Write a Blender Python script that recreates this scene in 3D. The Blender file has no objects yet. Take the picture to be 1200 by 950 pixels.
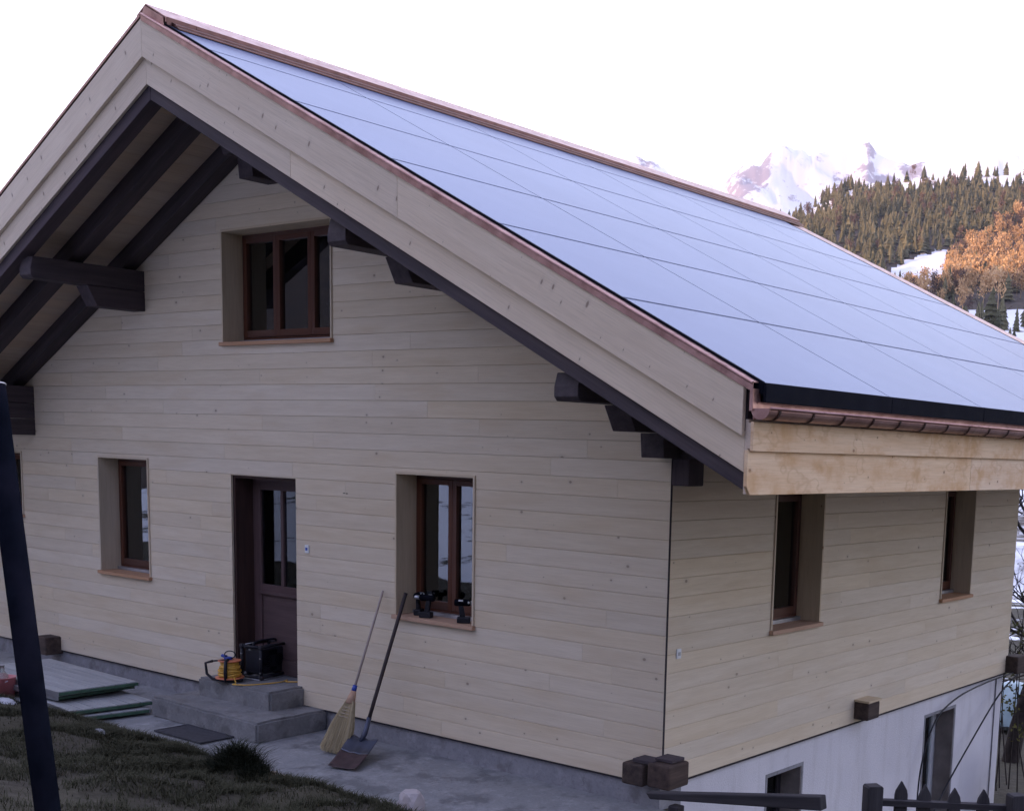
import bpy, math, random
import numpy as np
from mathutils import Vector, Matrix, noise as mn
random.seed(7)
R = math.radians
S = bpy.context.scene
COL = S.collection

# ------------------------------------------------------------------ helpers
def clamp(x, a=0., b=1.): return max(a, min(b, x))
def smooth(x):
    x = clamp(x); return x*x*(3-2*x)

class NT:
    def __init__(s, name):
        s.m = bpy.data.materials.new(name); s.m.use_nodes = True
        s.t = s.m.node_tree; s.t.nodes.clear()
        s.out = s.t.nodes.new('ShaderNodeOutputMaterial')
        s.b = s.t.nodes.new('ShaderNodeBsdfPrincipled')
        s.t.links.new(s.b.outputs[0], s.out.inputs[0])
    def n(s, ty, **kw):
        nd = s.t.nodes.new(ty)
        for k, v in kw.items():
            if k in nd.inputs: s.set(nd.inputs[k], v)
            else: setattr(nd, k, v)
        return nd
    def set(s, inp, v):
        if isinstance(v, bpy.types.NodeSocket): s.t.links.new(v, inp)
        elif isinstance(v, (tuple, list)) and len(v) == 3 and inp.type == 'RGBA': inp.default_value = (*v, 1)
        else: inp.default_value = v
    def bs(s, k, v): s.set(s.b.inputs[k], v)
    def attr(s, name, out='Vector'):
        a = s.n('ShaderNodeAttribute'); a.attribute_name = name; return a.outputs[out]
    def obj(s): return s.n('ShaderNodeTexCoord').outputs['Object']
    def pos(s): return s.n('ShaderNodeNewGeometry').outputs['Position']
    def island(s): return s.n('ShaderNodeNewGeometry').outputs['Random Per Island']
    def vm(s, v, scale):
        x = s.n('ShaderNodeVectorMath', operation='MULTIPLY'); s.set(x.inputs[0], v); x.inputs[1].default_value = scale; return x.outputs[0]
    def vadd(s, v, w):
        x = s.n('ShaderNodeVectorMath', operation='ADD'); s.set(x.inputs[0], v); s.set(x.inputs[1], w); return x.outputs[0]
    def noise(s, v, scale=1., detail=4., rough=.55, out='Fac'):
        x = s.n('ShaderNodeTexNoise'); s.set(x.inputs['Vector'], v); x.inputs['Scale'].default_value = scale
        x.inputs['Detail'].default_value = detail; x.inputs['Roughness'].default_value = rough; return x.outputs[out]
    def vor(s, v, scale=1., out='Distance', rnd=1.):
        x = s.n('ShaderNodeTexVoronoi'); s.set(x.inputs['Vector'], v); x.inputs['Scale'].default_value = scale
        x.inputs['Randomness'].default_value = rnd; x.voronoi_dimensions = '2D'; return x
    def rng(s, v, a, b, c=0., d=1., smoothst=False):
        x = s.n('ShaderNodeMapRange'); s.set(x.inputs[0], v)
        if smoothst: x.interpolation_type = 'SMOOTHSTEP'
        for i, q in enumerate((a, b, c, d)): x.inputs[i+1].default_value = q
        return x.outputs[0]
    def math(s, op, a, b=None, cl=False):
        x = s.n('ShaderNodeMath', operation=op, use_clamp=cl); s.set(x.inputs[0], a)
        if b is not None: s.set(x.inputs[1], b)
        return x.outputs[0]
    def mix(s, f, a, b, bt='MIX'):
        x = s.n('ShaderNodeMix', data_type='RGBA', blend_type=bt); s.set(x.inputs['Factor'], f)
        s.set(x.inputs[6], a); s.set(x.inputs[7], b); return x.outputs[2]
    def bump(s, h, st=.3, dist=.01):
        x = s.n('ShaderNodeBump'); s.set(x.inputs['Height'], h); x.inputs['Strength'].default_value = st
        x.inputs['Distance'].default_value = dist; s.bs('Normal', x.outputs[0])

def wood(name, ca, cb, knot=None, rough=.75, stain=None, streak=.5, kdens=.45, damp=.0, knotsize=1., kscale=(5.5, 7.5, .2), kcon=.8):
    m = NT(name); g = m.attr('gc')
    n1 = m.noise(m.vm(g, (1.3, 16, 16)), 1., 5)
    n2 = m.noise(m.vm(g, (4., 150, 150)), 1., 3)
    f = m.rng(n1, .3, .7)
    c = m.mix(f, ca, cb)
    c = m.mix(m.math('MULTIPLY', m.rng(n2, .45, .75), streak), c, tuple(x*.72 for x in ca))
    # board to board tone
    isl = m.attr('tone', 'Fac')
    hsv = m.n('ShaderNodeHueSaturation'); m.set(hsv.inputs['Color'], c)
    m.set(hsv.inputs['Value'], m.rng(isl, 0, 1, .95, 1.045)); m.set(hsv.inputs['Saturation'], m.rng(m.math('FRACT', m.math('MULTIPLY', isl, 7.3)), 0, 1, .85, 1.1))
    c = hsv.outputs[0]
    if knot:
        v = m.vor(m.vm(g, kscale))
        sep = m.n('ShaderNodeSeparateColor'); m.set(sep.inputs[0], v.outputs['Color'])
        pres = m.math('GREATER_THAN', sep.outputs[0], 1-kdens)
        sz = m.rng(m.math('POWER', sep.outputs[1], 2.2), 0, 1, .022*knotsize, .13*knotsize)
        k = m.math('SUBTRACT', 1., m.math('DIVIDE', v.outputs['Distance'], sz), True)
        k = m.math('MULTIPLY', m.rng(k, 0, .5, smoothst=True), pres)
        halo = m.math('SUBTRACT', 1., m.math('DIVIDE', v.outputs['Distance'], m.math('MULTIPLY', sz, 2.6)), True)
        c = m.mix(m.math('MULTIPLY', m.math('MULTIPLY', halo, pres), .35), c, tuple(x*.6 for x in cb))
        c = m.mix(m.math('MULTIPLY', k, kcon), c, knot)
    if stain:
        s1 = m.noise(m.vadd(m.vm(g, (2.0, 4., 1.)), (3, 8, 1)), 1., 5, .62)
        s2 = m.noise(m.vm(g, (9, 3, 1)), 1., 4)
        c = m.mix(m.math('MULTIPLY', m.rng(s1, .44, .66, 0, .9, True), m.rng(s2, .3, .6, .35, 1)), c, stain)
        ring = m.math('ABSOLUTE', m.math('SUBTRACT', m.noise(m.vm(g, (3.4, 6, 1)), 1., 2, .5), .60))
        c = m.mix(m.rng(ring, .0, .03, .35, 0), c, tuple(x*.8 for x in stain))
    if damp:
        fl = m.noise(m.vm(g, (.9, 5, 5)), 1., 4); c = m.mix(m.rng(fl, .52, .68, 0, .3), c, tuple(x*y for x, y in zip(ca, (.86, .78, .66))))
        big = m.noise(m.pos(), .6, 3)
        c = m.mix(m.rng(big, .5, .75, 0, damp), c, tuple(x*.7 for x in ca))
    m.bs('Base Color', c); m.bs('Roughness', rough)
    m.bs('Specular IOR Level', .3)
    m.bump(m.math('ADD', n2, m.math('MULTIPLY', n1, .5)), .25, .003)
    return m.m

def plain(name, col, rough=.6, metal=0., var=.25, scale=8., bump=.0, dirt=None, spec=.5):
    m = NT(name); p = m.obj()
    n = m.noise(p, scale, 5, .6)
    c = m.mix(m.rng(n, .3, .7), tuple(x*(1-var) for x in col), tuple(min(1, x*(1+var)) for x in col))
    if dirt:
        c = m.mix(m.rng(m.noise(p, scale*.4, 4), .5, .7), c, dirt)
    m.bs('Base Color', c); m.bs('Roughness', m.rng(m.noise(p, scale*2, 3), .3, .7, max(.02, rough-.08), min(1, rough+.1))); m.bs('Metallic', metal)
    m.bs('Specular IOR Level', spec)
    if bump: m.bump(m.noise(p, scale*6, 5), bump, .01)
    return m.m

MAT = {}
MAT['clad'] = wood('new_spruce_cladding', (.63, .535, .40), (.70, .61, .475), knot=(.15, .10, .075), kdens=.13, kcon=.6, streak=.35, damp=.12)
MAT['fascia'] = wood('new_spruce_fascia', (.62, .515, .39), (.69, .585, .455), knot=(.15, .095, .07), kdens=.42, kscale=(9., 4.2, .2), kcon=.65)
MAT['sidefascia'] = wood('stained_fascia', (.74, .53, .33), (.82, .63, .43), knot=(.25, .12, .06), stain=(.60, .36, .17), kdens=.35)
MAT['reveal'] = wood('reveal_spruce', (.54, .44, .31), (.62, .52, .38), knot=(.2, .12, .07), kdens=.2)
MAT['sill'] = wood('sill_wood', (.44, .26, .16), (.52, .33, .22))
MAT['soffit'] = wood('soffit_boards', (.58, .46, .36), (.66, .54, .43), rough=.85)
MAT['dark'] = wood('old_dark_timber', (.045, .036, .044), (.085, .066, .074), rough=.8)
MAT['beamend'] = wood('weathered_beam_end', (.035, .026, .024), (.10, .07, .058), rough=.85)
MAT['frame'] = wood('brown_window_frame', (.075, .027, .016), (.105, .04, .023), rough=.5)
MAT['doorleaf'] = wood('old_painted_door', (.08, .048, .05), (.11, .07, .07), rough=.7)
MAT['doorjamb'] = wood('dark_door_jamb', (.04, .018, .016), (.07, .032, .026), rough=.7)
MAT['fence'] = wood('grey_fence_wood', (.025, .023, .027), (.055, .05, .055), rough=.85)
MAT['handle'] = wood('old_handle_wood', (.36, .29, .26), (.45, .38, .33), rough=.7)
MAT['handle2'] = wood('shovel_handle_wood', (.035, .028, .03), (.06, .045, .045), rough=.6)
MAT['black'] = plain('black_metal', (.009, .010, .016), .7, 0, .2, 6, spec=.03)
MAT['pole'] = plain('dark_blue_pole_paint', (.005, .006, .010), .8, 0, .35, 14, dirt=(.010, .010, .016), spec=.0)
MAT['blackplastic'] = plain('black_plastic', (.012, .013, .02), .5, spec=.3)
MAT['graymetal'] = plain('grey_metal', (.42, .43, .46), .4, .8, .15)
MAT['white'] = plain('white_plastic', (.7, .72, .74), .45, 0, .05)
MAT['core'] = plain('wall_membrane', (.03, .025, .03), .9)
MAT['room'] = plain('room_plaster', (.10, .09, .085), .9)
MAT['orange'] = plain('orange_plastic', (.62, .20, .10), .4, 0, .1)
MAT['cord'] = plain('yellow_cable', (.62, .36, .06), .5, 0, .15, 30)
MAT['blue'] = plain('blue_plastic', (.02, .06, .35), .4, 0, .1)
MAT['straw'] = wood('broom_straw', (.42, .34, .20), (.56, .47, .30), rough=.8, streak=1.)
MAT['steelblade'] = plain('shovel_steel', (.07, .08, .12), .5, .5, .3, 10, dirt=(.05, .05, .06))
MAT['rust'] = plain('rusty_dirty_steel', (.055, .032, .035), .7, .2, .5, 16, bump=.3)
MAT['tarp'] = plain('pale_blue_tarp', (.35, .47, .52), .5, 0, .2, 3)
MAT['bucket'] = plain('red_bucket_plastic', (.50, .16, .17), .5, 0, .1)
MAT['green'] = plain('green_edge_paint', (.05, .11, .07), .6, 0, .35, 12)
MAT['bark'] = plain('bark', (.035, .026, .024), .95, 0, .5, 12, bump=.8)
MAT['paletimber'] = wood('pale_wood_debris', (.5, .42, .32), (.6, .5, .4))
MAT['rawreveal'] = plain('raw_reveal', (.20, .175, .165), .9, 0, .25, 6)
MAT['trash'] = plain('dark_mat', (.035, .035, .045), .8, 0, .4, 30)

# copper
m = NT('copper_sheet'); p = m.pos()
n = m.noise(m.vm(p, (3, 1.2, 3)), 2., 4)
c = m.mix(m.rng(n, .3, .7), (.30, .165, .145), (.50, .31, .28))
c = m.mix(m.rng(m.noise(p, 9, 4), .55, .75, 0, .5), c, (.13, .065, .06))
m.bs('Base Color', c); m.bs('Metallic', .85); m.bs('Roughness', m.rng(m.noise(p, 14, 3), .3, .7, .28, .5)); MAT['copper'] = m.m
MAT['darkcopper'] = plain('dark_copper', (.16, .085, .075), .42, .75, .35, 9)  # darker copper for the ridge cap's upright side and vent strip

# solar collector: anti-glare textured glass over a blue-grey absorber
m = NT('solar_glass'); p = m.obj(); t = m.t
n = m.noise(p, .8, 4)
df = m.n('ShaderNodeBsdfDiffuse'); m.set(df.inputs[0], m.mix(m.rng(n, .3, .7), (.13, .155, .255), (.15, .178, .285)))
gl = m.n('ShaderNodeBsdfGlossy'); m.set(gl.inputs['Color'], (.82, .88, 1.)); m.set(gl.inputs['Roughness'], m.rng(m.noise(p, .5, 2), .3, .7, .17, .21))
fr = m.n('ShaderNodeFresnel'); fr.inputs[0].default_value = 1.45
mx = m.n('ShaderNodeMixShader'); m.set(mx.inputs[0], m.math('MULTIPLY', fr.outputs[0], .56)); t.links.new(df.outputs[0], mx.inputs[1]); t.links.new(gl.outputs[0], mx.inputs[2])
t.links.new(mx.outputs[0], m.out.inputs[0]); MAT['solar'] = m.m

# stucco
m = NT('white_stucco'); p = m.pos()
n = m.noise(p, 1.2, 5)
c = m.mix(m.rng(n, .3, .75), (.60, .59, .63), (.70, .69, .73))
gz = m.n('ShaderNodeSeparateXYZ'); m.set(gz.inputs[0], p)
c = m.mix(m.math('MULTIPLY', m.rng(gz.outputs[2], -2.2, -1.2, .5, 0), m.noise(p, 5, 4)), c, (.3, .28, .25))
c = m.mix(m.rng(m.noise(m.vm(p, (6, 6, .7)), 1., 5, .6), .52, .72, 0, .35), c, (.42, .40, .40))
c = m.mix(m.rng(m.noise(p, 9, 5, .7), .6, .75, 0, .3), c, (.40, .39, .41))
m.bs('Base Color', c); m.bs('Roughness', .9); m.bump(m.noise(p, 55, 6, .7), .7, .010); MAT['stucco'] = m.m

def concrete(name, ca, cb, dampc, sc=1.):
    m = NT(name); p = m.pos()
    n = m.noise(p, 1.3*sc, 6, .62); n2 = m.noise(m.vadd(p, (5, 3, 0)), 3.1*sc, 5); n3 = m.noise(p, 40, 4)
    c = m.mix(m.rng(n, .3, .7), ca, cb)
    c = m.mix(m.rng(n2, .52, .66, 0, .75, True), c, dampc)
    c = m.mix(m.rng(m.noise(p, 7, 6, .7), .5, .72, 0, .7), c, tuple(x*1.3 for x in cb))
    c = m.mix(m.rng(m.noise(p, 26, 4, .7), .55, .75, 0, .5), c, tuple(x*.6 for x in ca))
    c = m.mix(m.rng(n3, .5, .8, 0, .35), c, tuple(x*.5 for x in ca))
    m.bs('Base Color', c); m.bs('Roughness', m.rng(n2, .4, .7, .9, .6))
    vc = m.n('ShaderNodeTexVoronoi'); vc.feature = 'DISTANCE_TO_EDGE'; vc.inputs['Scale'].default_value = .8
    m.set(vc.inputs['Vector'], m.vadd(p, m.vm(m.noise(p, 3, 4, .6, 'Color'), (.5, .5, .5))))
    ck = m.rng(vc.outputs['Distance'], .0, .006, .55, 0)
    c = m.mix(m.math('MULTIPLY', ck, m.rng(n2, .45, .55)), c, tuple(x*.35 for x in ca)); m.bs('Base Color', c)
    m.bump(m.math('ADD', m.math('MULTIPLY', n3, .5), n), .55, .012); return m.m
MAT['conc'] = concrete('walkway_concrete', (.19, .195, .205), (.27, .275, .285), (.11, .115, .125))
MAT['stepconc'] = concrete('step_concrete', (.15, .15, .155), (.21, .21, .215), (.10, .098, .10), 1.6)
MAT['plinth'] = concrete('plinth_concrete', (.19, .19, .21), (.26, .26, .28), (.13, .12, .13), 1.2)
m = NT('stone'); p = m.obj(); n = m.noise(p, 4, 6)
m.bs('Base Color', m.mix(m.rng(n, .3, .7), (.34, .31, .32), (.48, .43, .43))); m.bs('Roughness', .85); m.bump(m.noise(p, 14, 6), .6, .02); MAT['stone'] = m.m

# window glass: thin pane = fresnel mirror over clear
def glass(name, ior):
    m = NT(name); t = m.t
    tr = m.n('ShaderNodeBsdfTransparent'); tr.inputs[0].default_value = (.72, .78, .80, 1)
    gl = m.n('ShaderNodeBsdfGlossy'); gl.inputs['Roughness'].default_value = .015
    gl.inputs[0].default_value = (.9, .95, 1, 1)
    fr = m.n('ShaderNodeFresnel'); fr.inputs[0].default_value = ior
    mx = m.n('ShaderNodeMixShader'); t.links.new(fr.outputs[0], mx.inputs[0]); t.links.new(tr.outputs[0], mx.inputs[1]); t.links.new(gl.outputs[0], mx.inputs[2])
    t.links.new(mx.outputs[0], m.out.inputs[0]); return m.m
MAT['glass'] = glass('window_glass', 2.25); MAT['doorglass'] = glass('old_door_glass', 1.5)
m = NT('bottle_glass'); m.bs('Base Color', (.8, .85, .82)); m.bs('Roughness', .05); m.bs('Transmission Weight', .9); m.bs('IOR', 1.45); MAT['bottle'] = m.m
MAT['curtain'] = plain('curtain_cloth', (.10, .10, .13), .9, 0, .3, 5)

# ground near
m = NT('ground_soil'); p = m.pos(); sn = m.attr('snow', 'Fac')
n = m.noise(p, 1.4, 6, .6); n2 = m.noise(p, 9, 6, .7)
c = m.mix(m.rng(n, .35, .65), (.030, .024, .017), (.052, .047, .026))
c = m.mix(m.rng(n2, .45, .75), c, (.075, .065, .045))
thr = m.math('ADD', m.noise(p, .45, 6, .65), m.math('MULTIPLY', m.noise(p, 3.5, 4), .22))
k = m.rng(m.math('ADD', thr, m.math('SUBTRACT', m.math('MULTIPLY', sn, 1.2), 1.2)), .42, .48, smoothst=True)
c = m.mix(k, c, (.78, .80, .86))
m.bs('Base Color', c); m.bs('Roughness', .95); m.bump(n2, .8, .04); MAT['ground'] = m.m
# far ground
m = NT('far_ground'); p = m.pos(); sn = m.attr('snow', 'Fac')
n = m.noise(p, .02, 7, .65); n2 = m.noise(p, .12, 6, .7)
c = m.mix(m.rng(n2, .35, .65), (.035, .026, .022), (.08, .055, .04))
k = m.rng(m.math('ADD', m.math('MULTIPLY', m.math('ADD', n, m.math('MULTIPLY', n2, .5)), .5), m.math('SUBTRACT', sn, .5)), .32, .42, smoothst=True)
c = m.mix(k, c, (.80, .81, .86))
m.bs('Base Color', c); m.bs('Roughness', .9); MAT['farground'] = m.m
# mountain
m = NT('snowy_rock'); p = m.pos(); sn = m.attr('snow', 'Fac')
n = m.noise(p, .003, 9, .72); n2 = m.noise(p, .012, 8, .7)
k = m.rng(m.math('ADD', m.math('ADD', m.math('MULTIPLY', n, .5), m.math('MULTIPLY', n2, .5)), m.math('SUBTRACT', sn, .5)), .45, .53, smoothst=True)
c = m.mix(k, (.36, .31, .37), (.88, .88, .9))
m.bs('Base Color', c); m.bs('Roughness', .85); MAT['mountain'] = m.m

def foliage(name, ca, cb, rough=.8):
    m = NT(name); isl = m.island()
    oi = m.n('ShaderNodeObjectInfo').outputs['Random']
    f = m.math('FRACT', m.math('ADD', m.math('ADD', m.attr('tone', 'Fac'), oi), m.math('MULTIPLY', isl, .28)))
    m.bs('Base Color', m.mix(f, ca, cb)); m.bs('Roughness', rough); m.bs('Specular IOR Level', .2); return m.m
MAT['conifer'] = foliage('conifer_needles', (.035, .040, .020), (.17, .155, .085))
MAT['golden'] = foliage('golden_twigs', (.42, .26, .13), (.72, .48, .26))  # golden twigs with some of the low sun's warmth mixed into the colour
MAT['brownwood'] = foliage('brown_twigs', (.09, .06, .055), (.20, .13, .10))
MAT['grass'] = foliage('winter_grass', (.010, .015, .008), (.052, .050, .028))
MAT['shrub'] = foliage('shrub_leaves', (.04, .05, .02), (.14, .13, .04))

# ------------------------------------------------------------------ mesh building
class MB:
    def __init__(s): s.v = []; s.f = []; s.g = []; s.t = []; s.tone = None
    def hexa(s, c, ax=None, off=None):
        """c: 8 corners, bottom quad 0-3, top quad 4-7; ax = long axis"""
        if ax is None: ax = Vector(c[1])-Vector(c[0])
        ax = Vector(ax).normalized()
        up = Vector((0, 0, 1)) if abs(ax.z) < .9 else Vector((1, 0, 0))
        b = (up-ax*up.dot(ax)).normalized(); d = ax.cross(b)
        o = off if off is not None else (random.uniform(0, 60), random.uniform(0, 60), random.uniform(0, 9))
        i = len(s.v); s.t.append((i, 8, random.random()))
        for q in c:
            q = Vector(q); s.v.append(tuple(q)); s.g.append((q.dot(ax)+o[0], q.dot(b)+o[1], q.dot(d)+o[2]))
        for f in ((0, 3, 2, 1), (4, 5, 6, 7), (0, 1, 5, 4), (1, 2, 6, 5), (2, 3, 7, 6), (3, 0, 4, 7)): s.f.append(tuple(i+k for k in f))
    def box(s, lo, hi, ax=None, off=None):
        x0, y0, z0 = [min(a, b) for a, b in zip(lo, hi)]; x1, y1, z1 = [max(a, b) for a, b in zip(lo, hi)]
        if ax is None:
            d = (x1-x0, y1-y0, z1-z0); k = d.index(max(d)); ax = [0, 0, 0]; ax[k] = 1
        s.hexa([(x0, y0, z0), (x1, y0, z0), (x1, y1, z0), (x0, y1, z0), (x0, y0, z1), (x1, y0, z1), (x1, y1, z1), (x0, y1, z1)], ax, off)
    def poly(s, vs, fs, ax=(1, 0, 0), off=None):
        ax = Vector(ax).normalized(); up = Vector((0, 0, 1)) if abs(ax.z) < .9 else Vector((1, 0, 0))
        b = (up-ax*up.dot(ax)).normalized(); d = ax.cross(b)
        o = off if off is not None else (random.uniform(0, 60), random.uniform(0, 60), random.uniform(0, 9))
        i = len(s.v); s.t.append((i, len(vs), random.random()))
        for q in vs:
            q = Vector(q); s.v.append(tuple(q)); s.g.append((q.dot(ax)+o[0], q.dot(b)+o[1], q.dot(d)+o[2]))
        for f in fs: s.f.append(tuple(i+k for k in f))
    def prism(s, pts, ext, ax=None):
        n = len(pts); e = Vector(ext)
        vs = [Vector(p) for p in pts]+[Vector(p)+e for p in pts]
        fs = [tuple(range(n))[::-1], tuple(range(n, 2*n))]+[(k, (k+1) % n, n+(k+1) % n, n+k) for k in range(n)]
        s.poly(vs, fs, ax or ext)
    def tube(s, pts, rad, seg=8, cap=True):
        pts = [Vector(p) for p in pts]; n = len(pts)
        rads = rad if isinstance(rad, (list, tuple)) else [rad]*n
        vs = []; fs = []; u = None
        for k, p in enumerate(pts):
            t = (pts[min(k+1, n-1)]-pts[max(k-1, 0)]).normalized()
            if u is None:
                u = t.orthogonal().normalized()
            else: u = (u-t*u.dot(t)).normalized()
            w = t.cross(u)
            for j in range(seg):
                a = 2*math.pi*j/seg; vs.append(p+(u*math.cos(a)+w*math.sin(a))*rads[k])
        for k in range(n-1):
            for j in range(seg):
                fs.append((k*seg+j, k*seg+(j+1) % seg, (k+1)*seg+(j+1) % seg, (k+1)*seg+j))
        if cap: fs += [tuple(range(seg))[::-1], tuple(range((n-1)*seg, n*seg))]
        s.poly(vs, fs, pts[-1]-pts[0] if (pts[-1]-pts[0]).length > 1e-4 else (0, 0, 1))
    def lathe(s, prof, seg=24, c=(0, 0, 0)):
        vs = []; fs = []; n = len(prof)
        for r, z in prof:
            for j in range(seg):
                a = 2*math.pi*j/seg; vs.append((c[0]+r*math.cos(a), c[1]+r*math.sin(a), c[2]+z))
        for k in range(n-1):
            for j in range(seg): fs.append((k*seg+j, k*seg+(j+1) % seg, (k+1)*seg+(j+1) % seg, (k+1)*seg+j))
        fs += [tuple(range(seg))[::-1], tuple(range((n-1)*seg, n*seg))]
        s.poly(vs, fs, (0, 0, 1))
    def tones(s):
        # one tone per loose piece, from the pieces' order of making
        out = [.5]*len(s.v)
        for (i, n, t) in s.t:
            for k in range(i, i+n): out[k] = t
        return out
    def build(s, name, mat, parent=None, bevel=0, smooth_=False, loc=None):
        me = bpy.data.meshes.new(name); me.from_pydata(s.v, [], s.f); me.update()
        a = me.attributes.new('gc', 'FLOAT_VECTOR', 'POINT'); a.data.foreach_set('vector', np.array(s.g, dtype=np.float32).ravel())
        a = me.attributes.new('tone', 'FLOAT', 'POINT'); a.data.foreach_set('value', s.tones())
        import bmesh
        bm = bmesh.new(); bm.from_mesh(me); bmesh.ops.recalc_face_normals(bm, faces=bm.faces); bm.to_mesh(me); bm.free()
        me.materials.append(MAT[mat] if isinstance(mat, str) else mat)
        o = bpy.data.objects.new(name, me); COL.objects.link(o)
        if smooth_: me.polygons.foreach_set('use_smooth', [True]*len(me.polygons))
        if parent is not None:
            o.parent = parent; w = parent
            off = Vector((0, 0, 0))
            o.matrix_parent_inverse = world_of(parent).inverted()
        if loc is not None: o.location = loc
        if bevel:
            b = o.modifiers.new('bevel', 'BEVEL'); b.width = bevel; b.segments = 2; b.limit_method = 'ANGLE'; b.angle_limit = R(40)
        return o

def world_of(o):
    m = Matrix.LocRotScale(o.location, o.rotation_euler, o.scale)
    if o.parent: m = world_of(o.parent) @ o.matrix_parent_inverse @ m
    return m
def thing(name, loc, label, cat, group=None):
    o = bpy.data.objects.new(name, None); COL.objects.link(o); o.location = loc; o.empty_display_size = .2
    return tag(o, label, cat, group)
def tag(o, label=None, cat=None, group=None, kind=None):
    if label: o['label'] = label
    if cat: o['category'] = cat
    if group: o['group'] = group
    if kind: o['kind'] = kind
    return o

# ------------------------------------------------------------------ camera (solved from the photograph)
Cc = Vector((5.793184, -8.021244, 2.710772))
Rr = Vector((0.803245, 0.594829, 0.031255)); Uu = Vector((-0.110535, 0.097291, 0.989099)); Ff = Vector((-0.585303, 0.797943, -0.143898))
cd = bpy.data.cameras.new('camera'); cam = bpy.data.objects.new('camera', cd); COL.objects.link(cam)
cam.matrix_world = Matrix(((Rr.x, Uu.x, -Ff.x, Cc.x), (Rr.y, Uu.y, -Ff.y, Cc.y), (Rr.z, Uu.z, -Ff.z, Cc.z), (0, 0, 0, 1)))
cd.sensor_fit = 'HORIZONTAL'; cd.sensor_width = 36; cd.lens = 36*1474.487/1200
cd.shift_x = (600-770.355)/1200; cd.shift_y = (738.571-475)/1200
cd.clip_start = .1; cd.clip_end = 30000
S.camera = cam

# ------------------------------------------------------------------ house
SL = .494; ZA = 6.326; XR = -4.9; OV = 1.37; YF = 9.6; XL = -13.4; XE = 1.527
def zt(x, off=0.): return ZA-off-SL*abs(x-XR)
house = thing('house', (-5, 4, -.2), 'timber clad chalet with copper edged solar panel roof and white basement wall', 'house')
PITCH = .153
FOP = [(-3.158, -2.125, 1.052, 2.414), (-8.254, -7.214, 1.052, 2.414), (-11.0, -9.997, 1.605, 2.414), (-5.697, -4.626, 0.0, 2.289), (-5.79, -4.046, 3.618, 4.770)]
SOP = [(1.582, 2.473, 1.091, 2.36), (5.24, 6.091, 1.091, 2.36)]
def strips(z0, z1, ops):
    zs = sorted({z0, z1}|{z for o in ops for z in o[2:4] if z0 < z < z1}); return list(zip(zs[:-1], zs[1:]))
def spans(x0, x1, za, zb, ops):
    zm = (za+zb)/2; cuts = sorted([(o[0], o[1]) for o in ops if o[2] < zm < o[3]]); out = []; x = x0
    for a, b in cuts:
        if a > x: out.append((x, min(a, x1)))
        x = max(x, b)
    if x < x1: out.append((x, x1))
    return out
# gable cladding
mb = MB(); TH = .024; CH = .0045
def board(P, u0, u1, v0, v1, cb, ct, slope0=None, slope1=None, tone=.5, off=(0, 0, 0)):
    """P maps (u, v, d) to the world; cb/ct chamfer the lower/upper edge; slopeX gives u at height v"""
    prof = []
    cbv = CH if cb else 0; ctv = CH if ct else 0
    prof = [(v0, -TH), (v0, -cbv), (v0+cbv, 0), (v1-ctv, 0), (v1, -ctv), (v1, -TH)]
    f0 = slope0 or (lambda v: u0); f1 = slope1 or (lambda v: u1)
    vs = [P(f0(v), v, d) for v, d in prof]+[P(f1(v), v, d) for v, d in prof]
    n = 6
    o = off
    i = len(mb.v); mb.t.append((i, 12, tone))
    for k, (v, d) in enumerate(prof): mb.v.append(vs[k]); mb.g.append((f0(v)+o[0], v+o[1], d+o[2]))
    for k, (v, d) in enumerate(prof): mb.v.append(vs[n+k]); mb.g.append((f1(v)+o[0], v+o[1], d+o[2]))
    mb.f.append(tuple(i+q for q in range(n))); mb.f.append(tuple(i+n+q for q in range(n))[::-1])
    for k in range(n): mb.f.append((i+k, i+(k+1) % n, i+n+(k+1) % n, i+n+k))
FP = lambda u, v, d: (u, -d-TH*0, v)
SP = lambda u, v, d: (d, u, v)
LIM = .45
zmaxw = zt(XR, LIM)
def clad_row(P, z, z1, L0f, L1f, ops, seedk, lens):
    """one course: full boards, notched round the openings"""
    rr = random.Random(seedk)
    L0, L1 = L0f(z), L1f(z)
    if L1-L0 < .05: return
    joints = []; x = L0+rr.uniform(1., 4.6)
    while x < L1-.5: joints.append(x); x += rr.uniform(*lens)
    act = [o for o in ops if o[2] < z1-1e-4 and o[3] > z+1e-4]
    xsn = sorted({L0, L1, *joints}|{e for o in act for e in o[:2] if L0 < e < L1})
    bi = 0; tones = [rr.random() for _ in range(len(joints)+2)]; offs = [(rr.uniform(0, 60), rr.uniform(0, 60), 0) for _ in range(len(joints)+2)]
    for u0, u1 in zip(xsn[:-1], xsn[1:]):
        while bi < len(joints) and u0 >= joints[bi]-1e-6: bi += 1
        um = (u0+u1)/2; segs = [(z, z1)]
        for o in act:
            if o[0] < um < o[1]:
                new = []
                for (a, b) in segs:
                    if o[2] > a: new.append((a, min(b, o[2])))
                    if o[3] < b: new.append((max(a, o[3]), b))
                segs = new
        g0 = .0009 if u0 in joints else 0; g1 = .0009 if u1 in joints else 0
        for (a, b) in segs:
            if b-a < .002: continue
            board(P, u0+g0, u1-g1, a, b, a == z, b == z1, L0f if u0 == L0 else None, L1f if u1 == L1 else None, tones[bi], offs[bi])
k = 0; z = 0.
while z < zmaxw-.01:
    z1 = min(z+PITCH-.0012, zmaxw-.002)
    clad_row(FP, z, z1, lambda v: max(-12.6, XR-(ZA-LIM-v)/SL), lambda v: min(-.004, XR+(ZA-LIM-v)/SL), FOP, k*13+1, (3., 4.6))
    z += PITCH; k += 1
mb.build('gable_cladding', 'clad', house)
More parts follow.
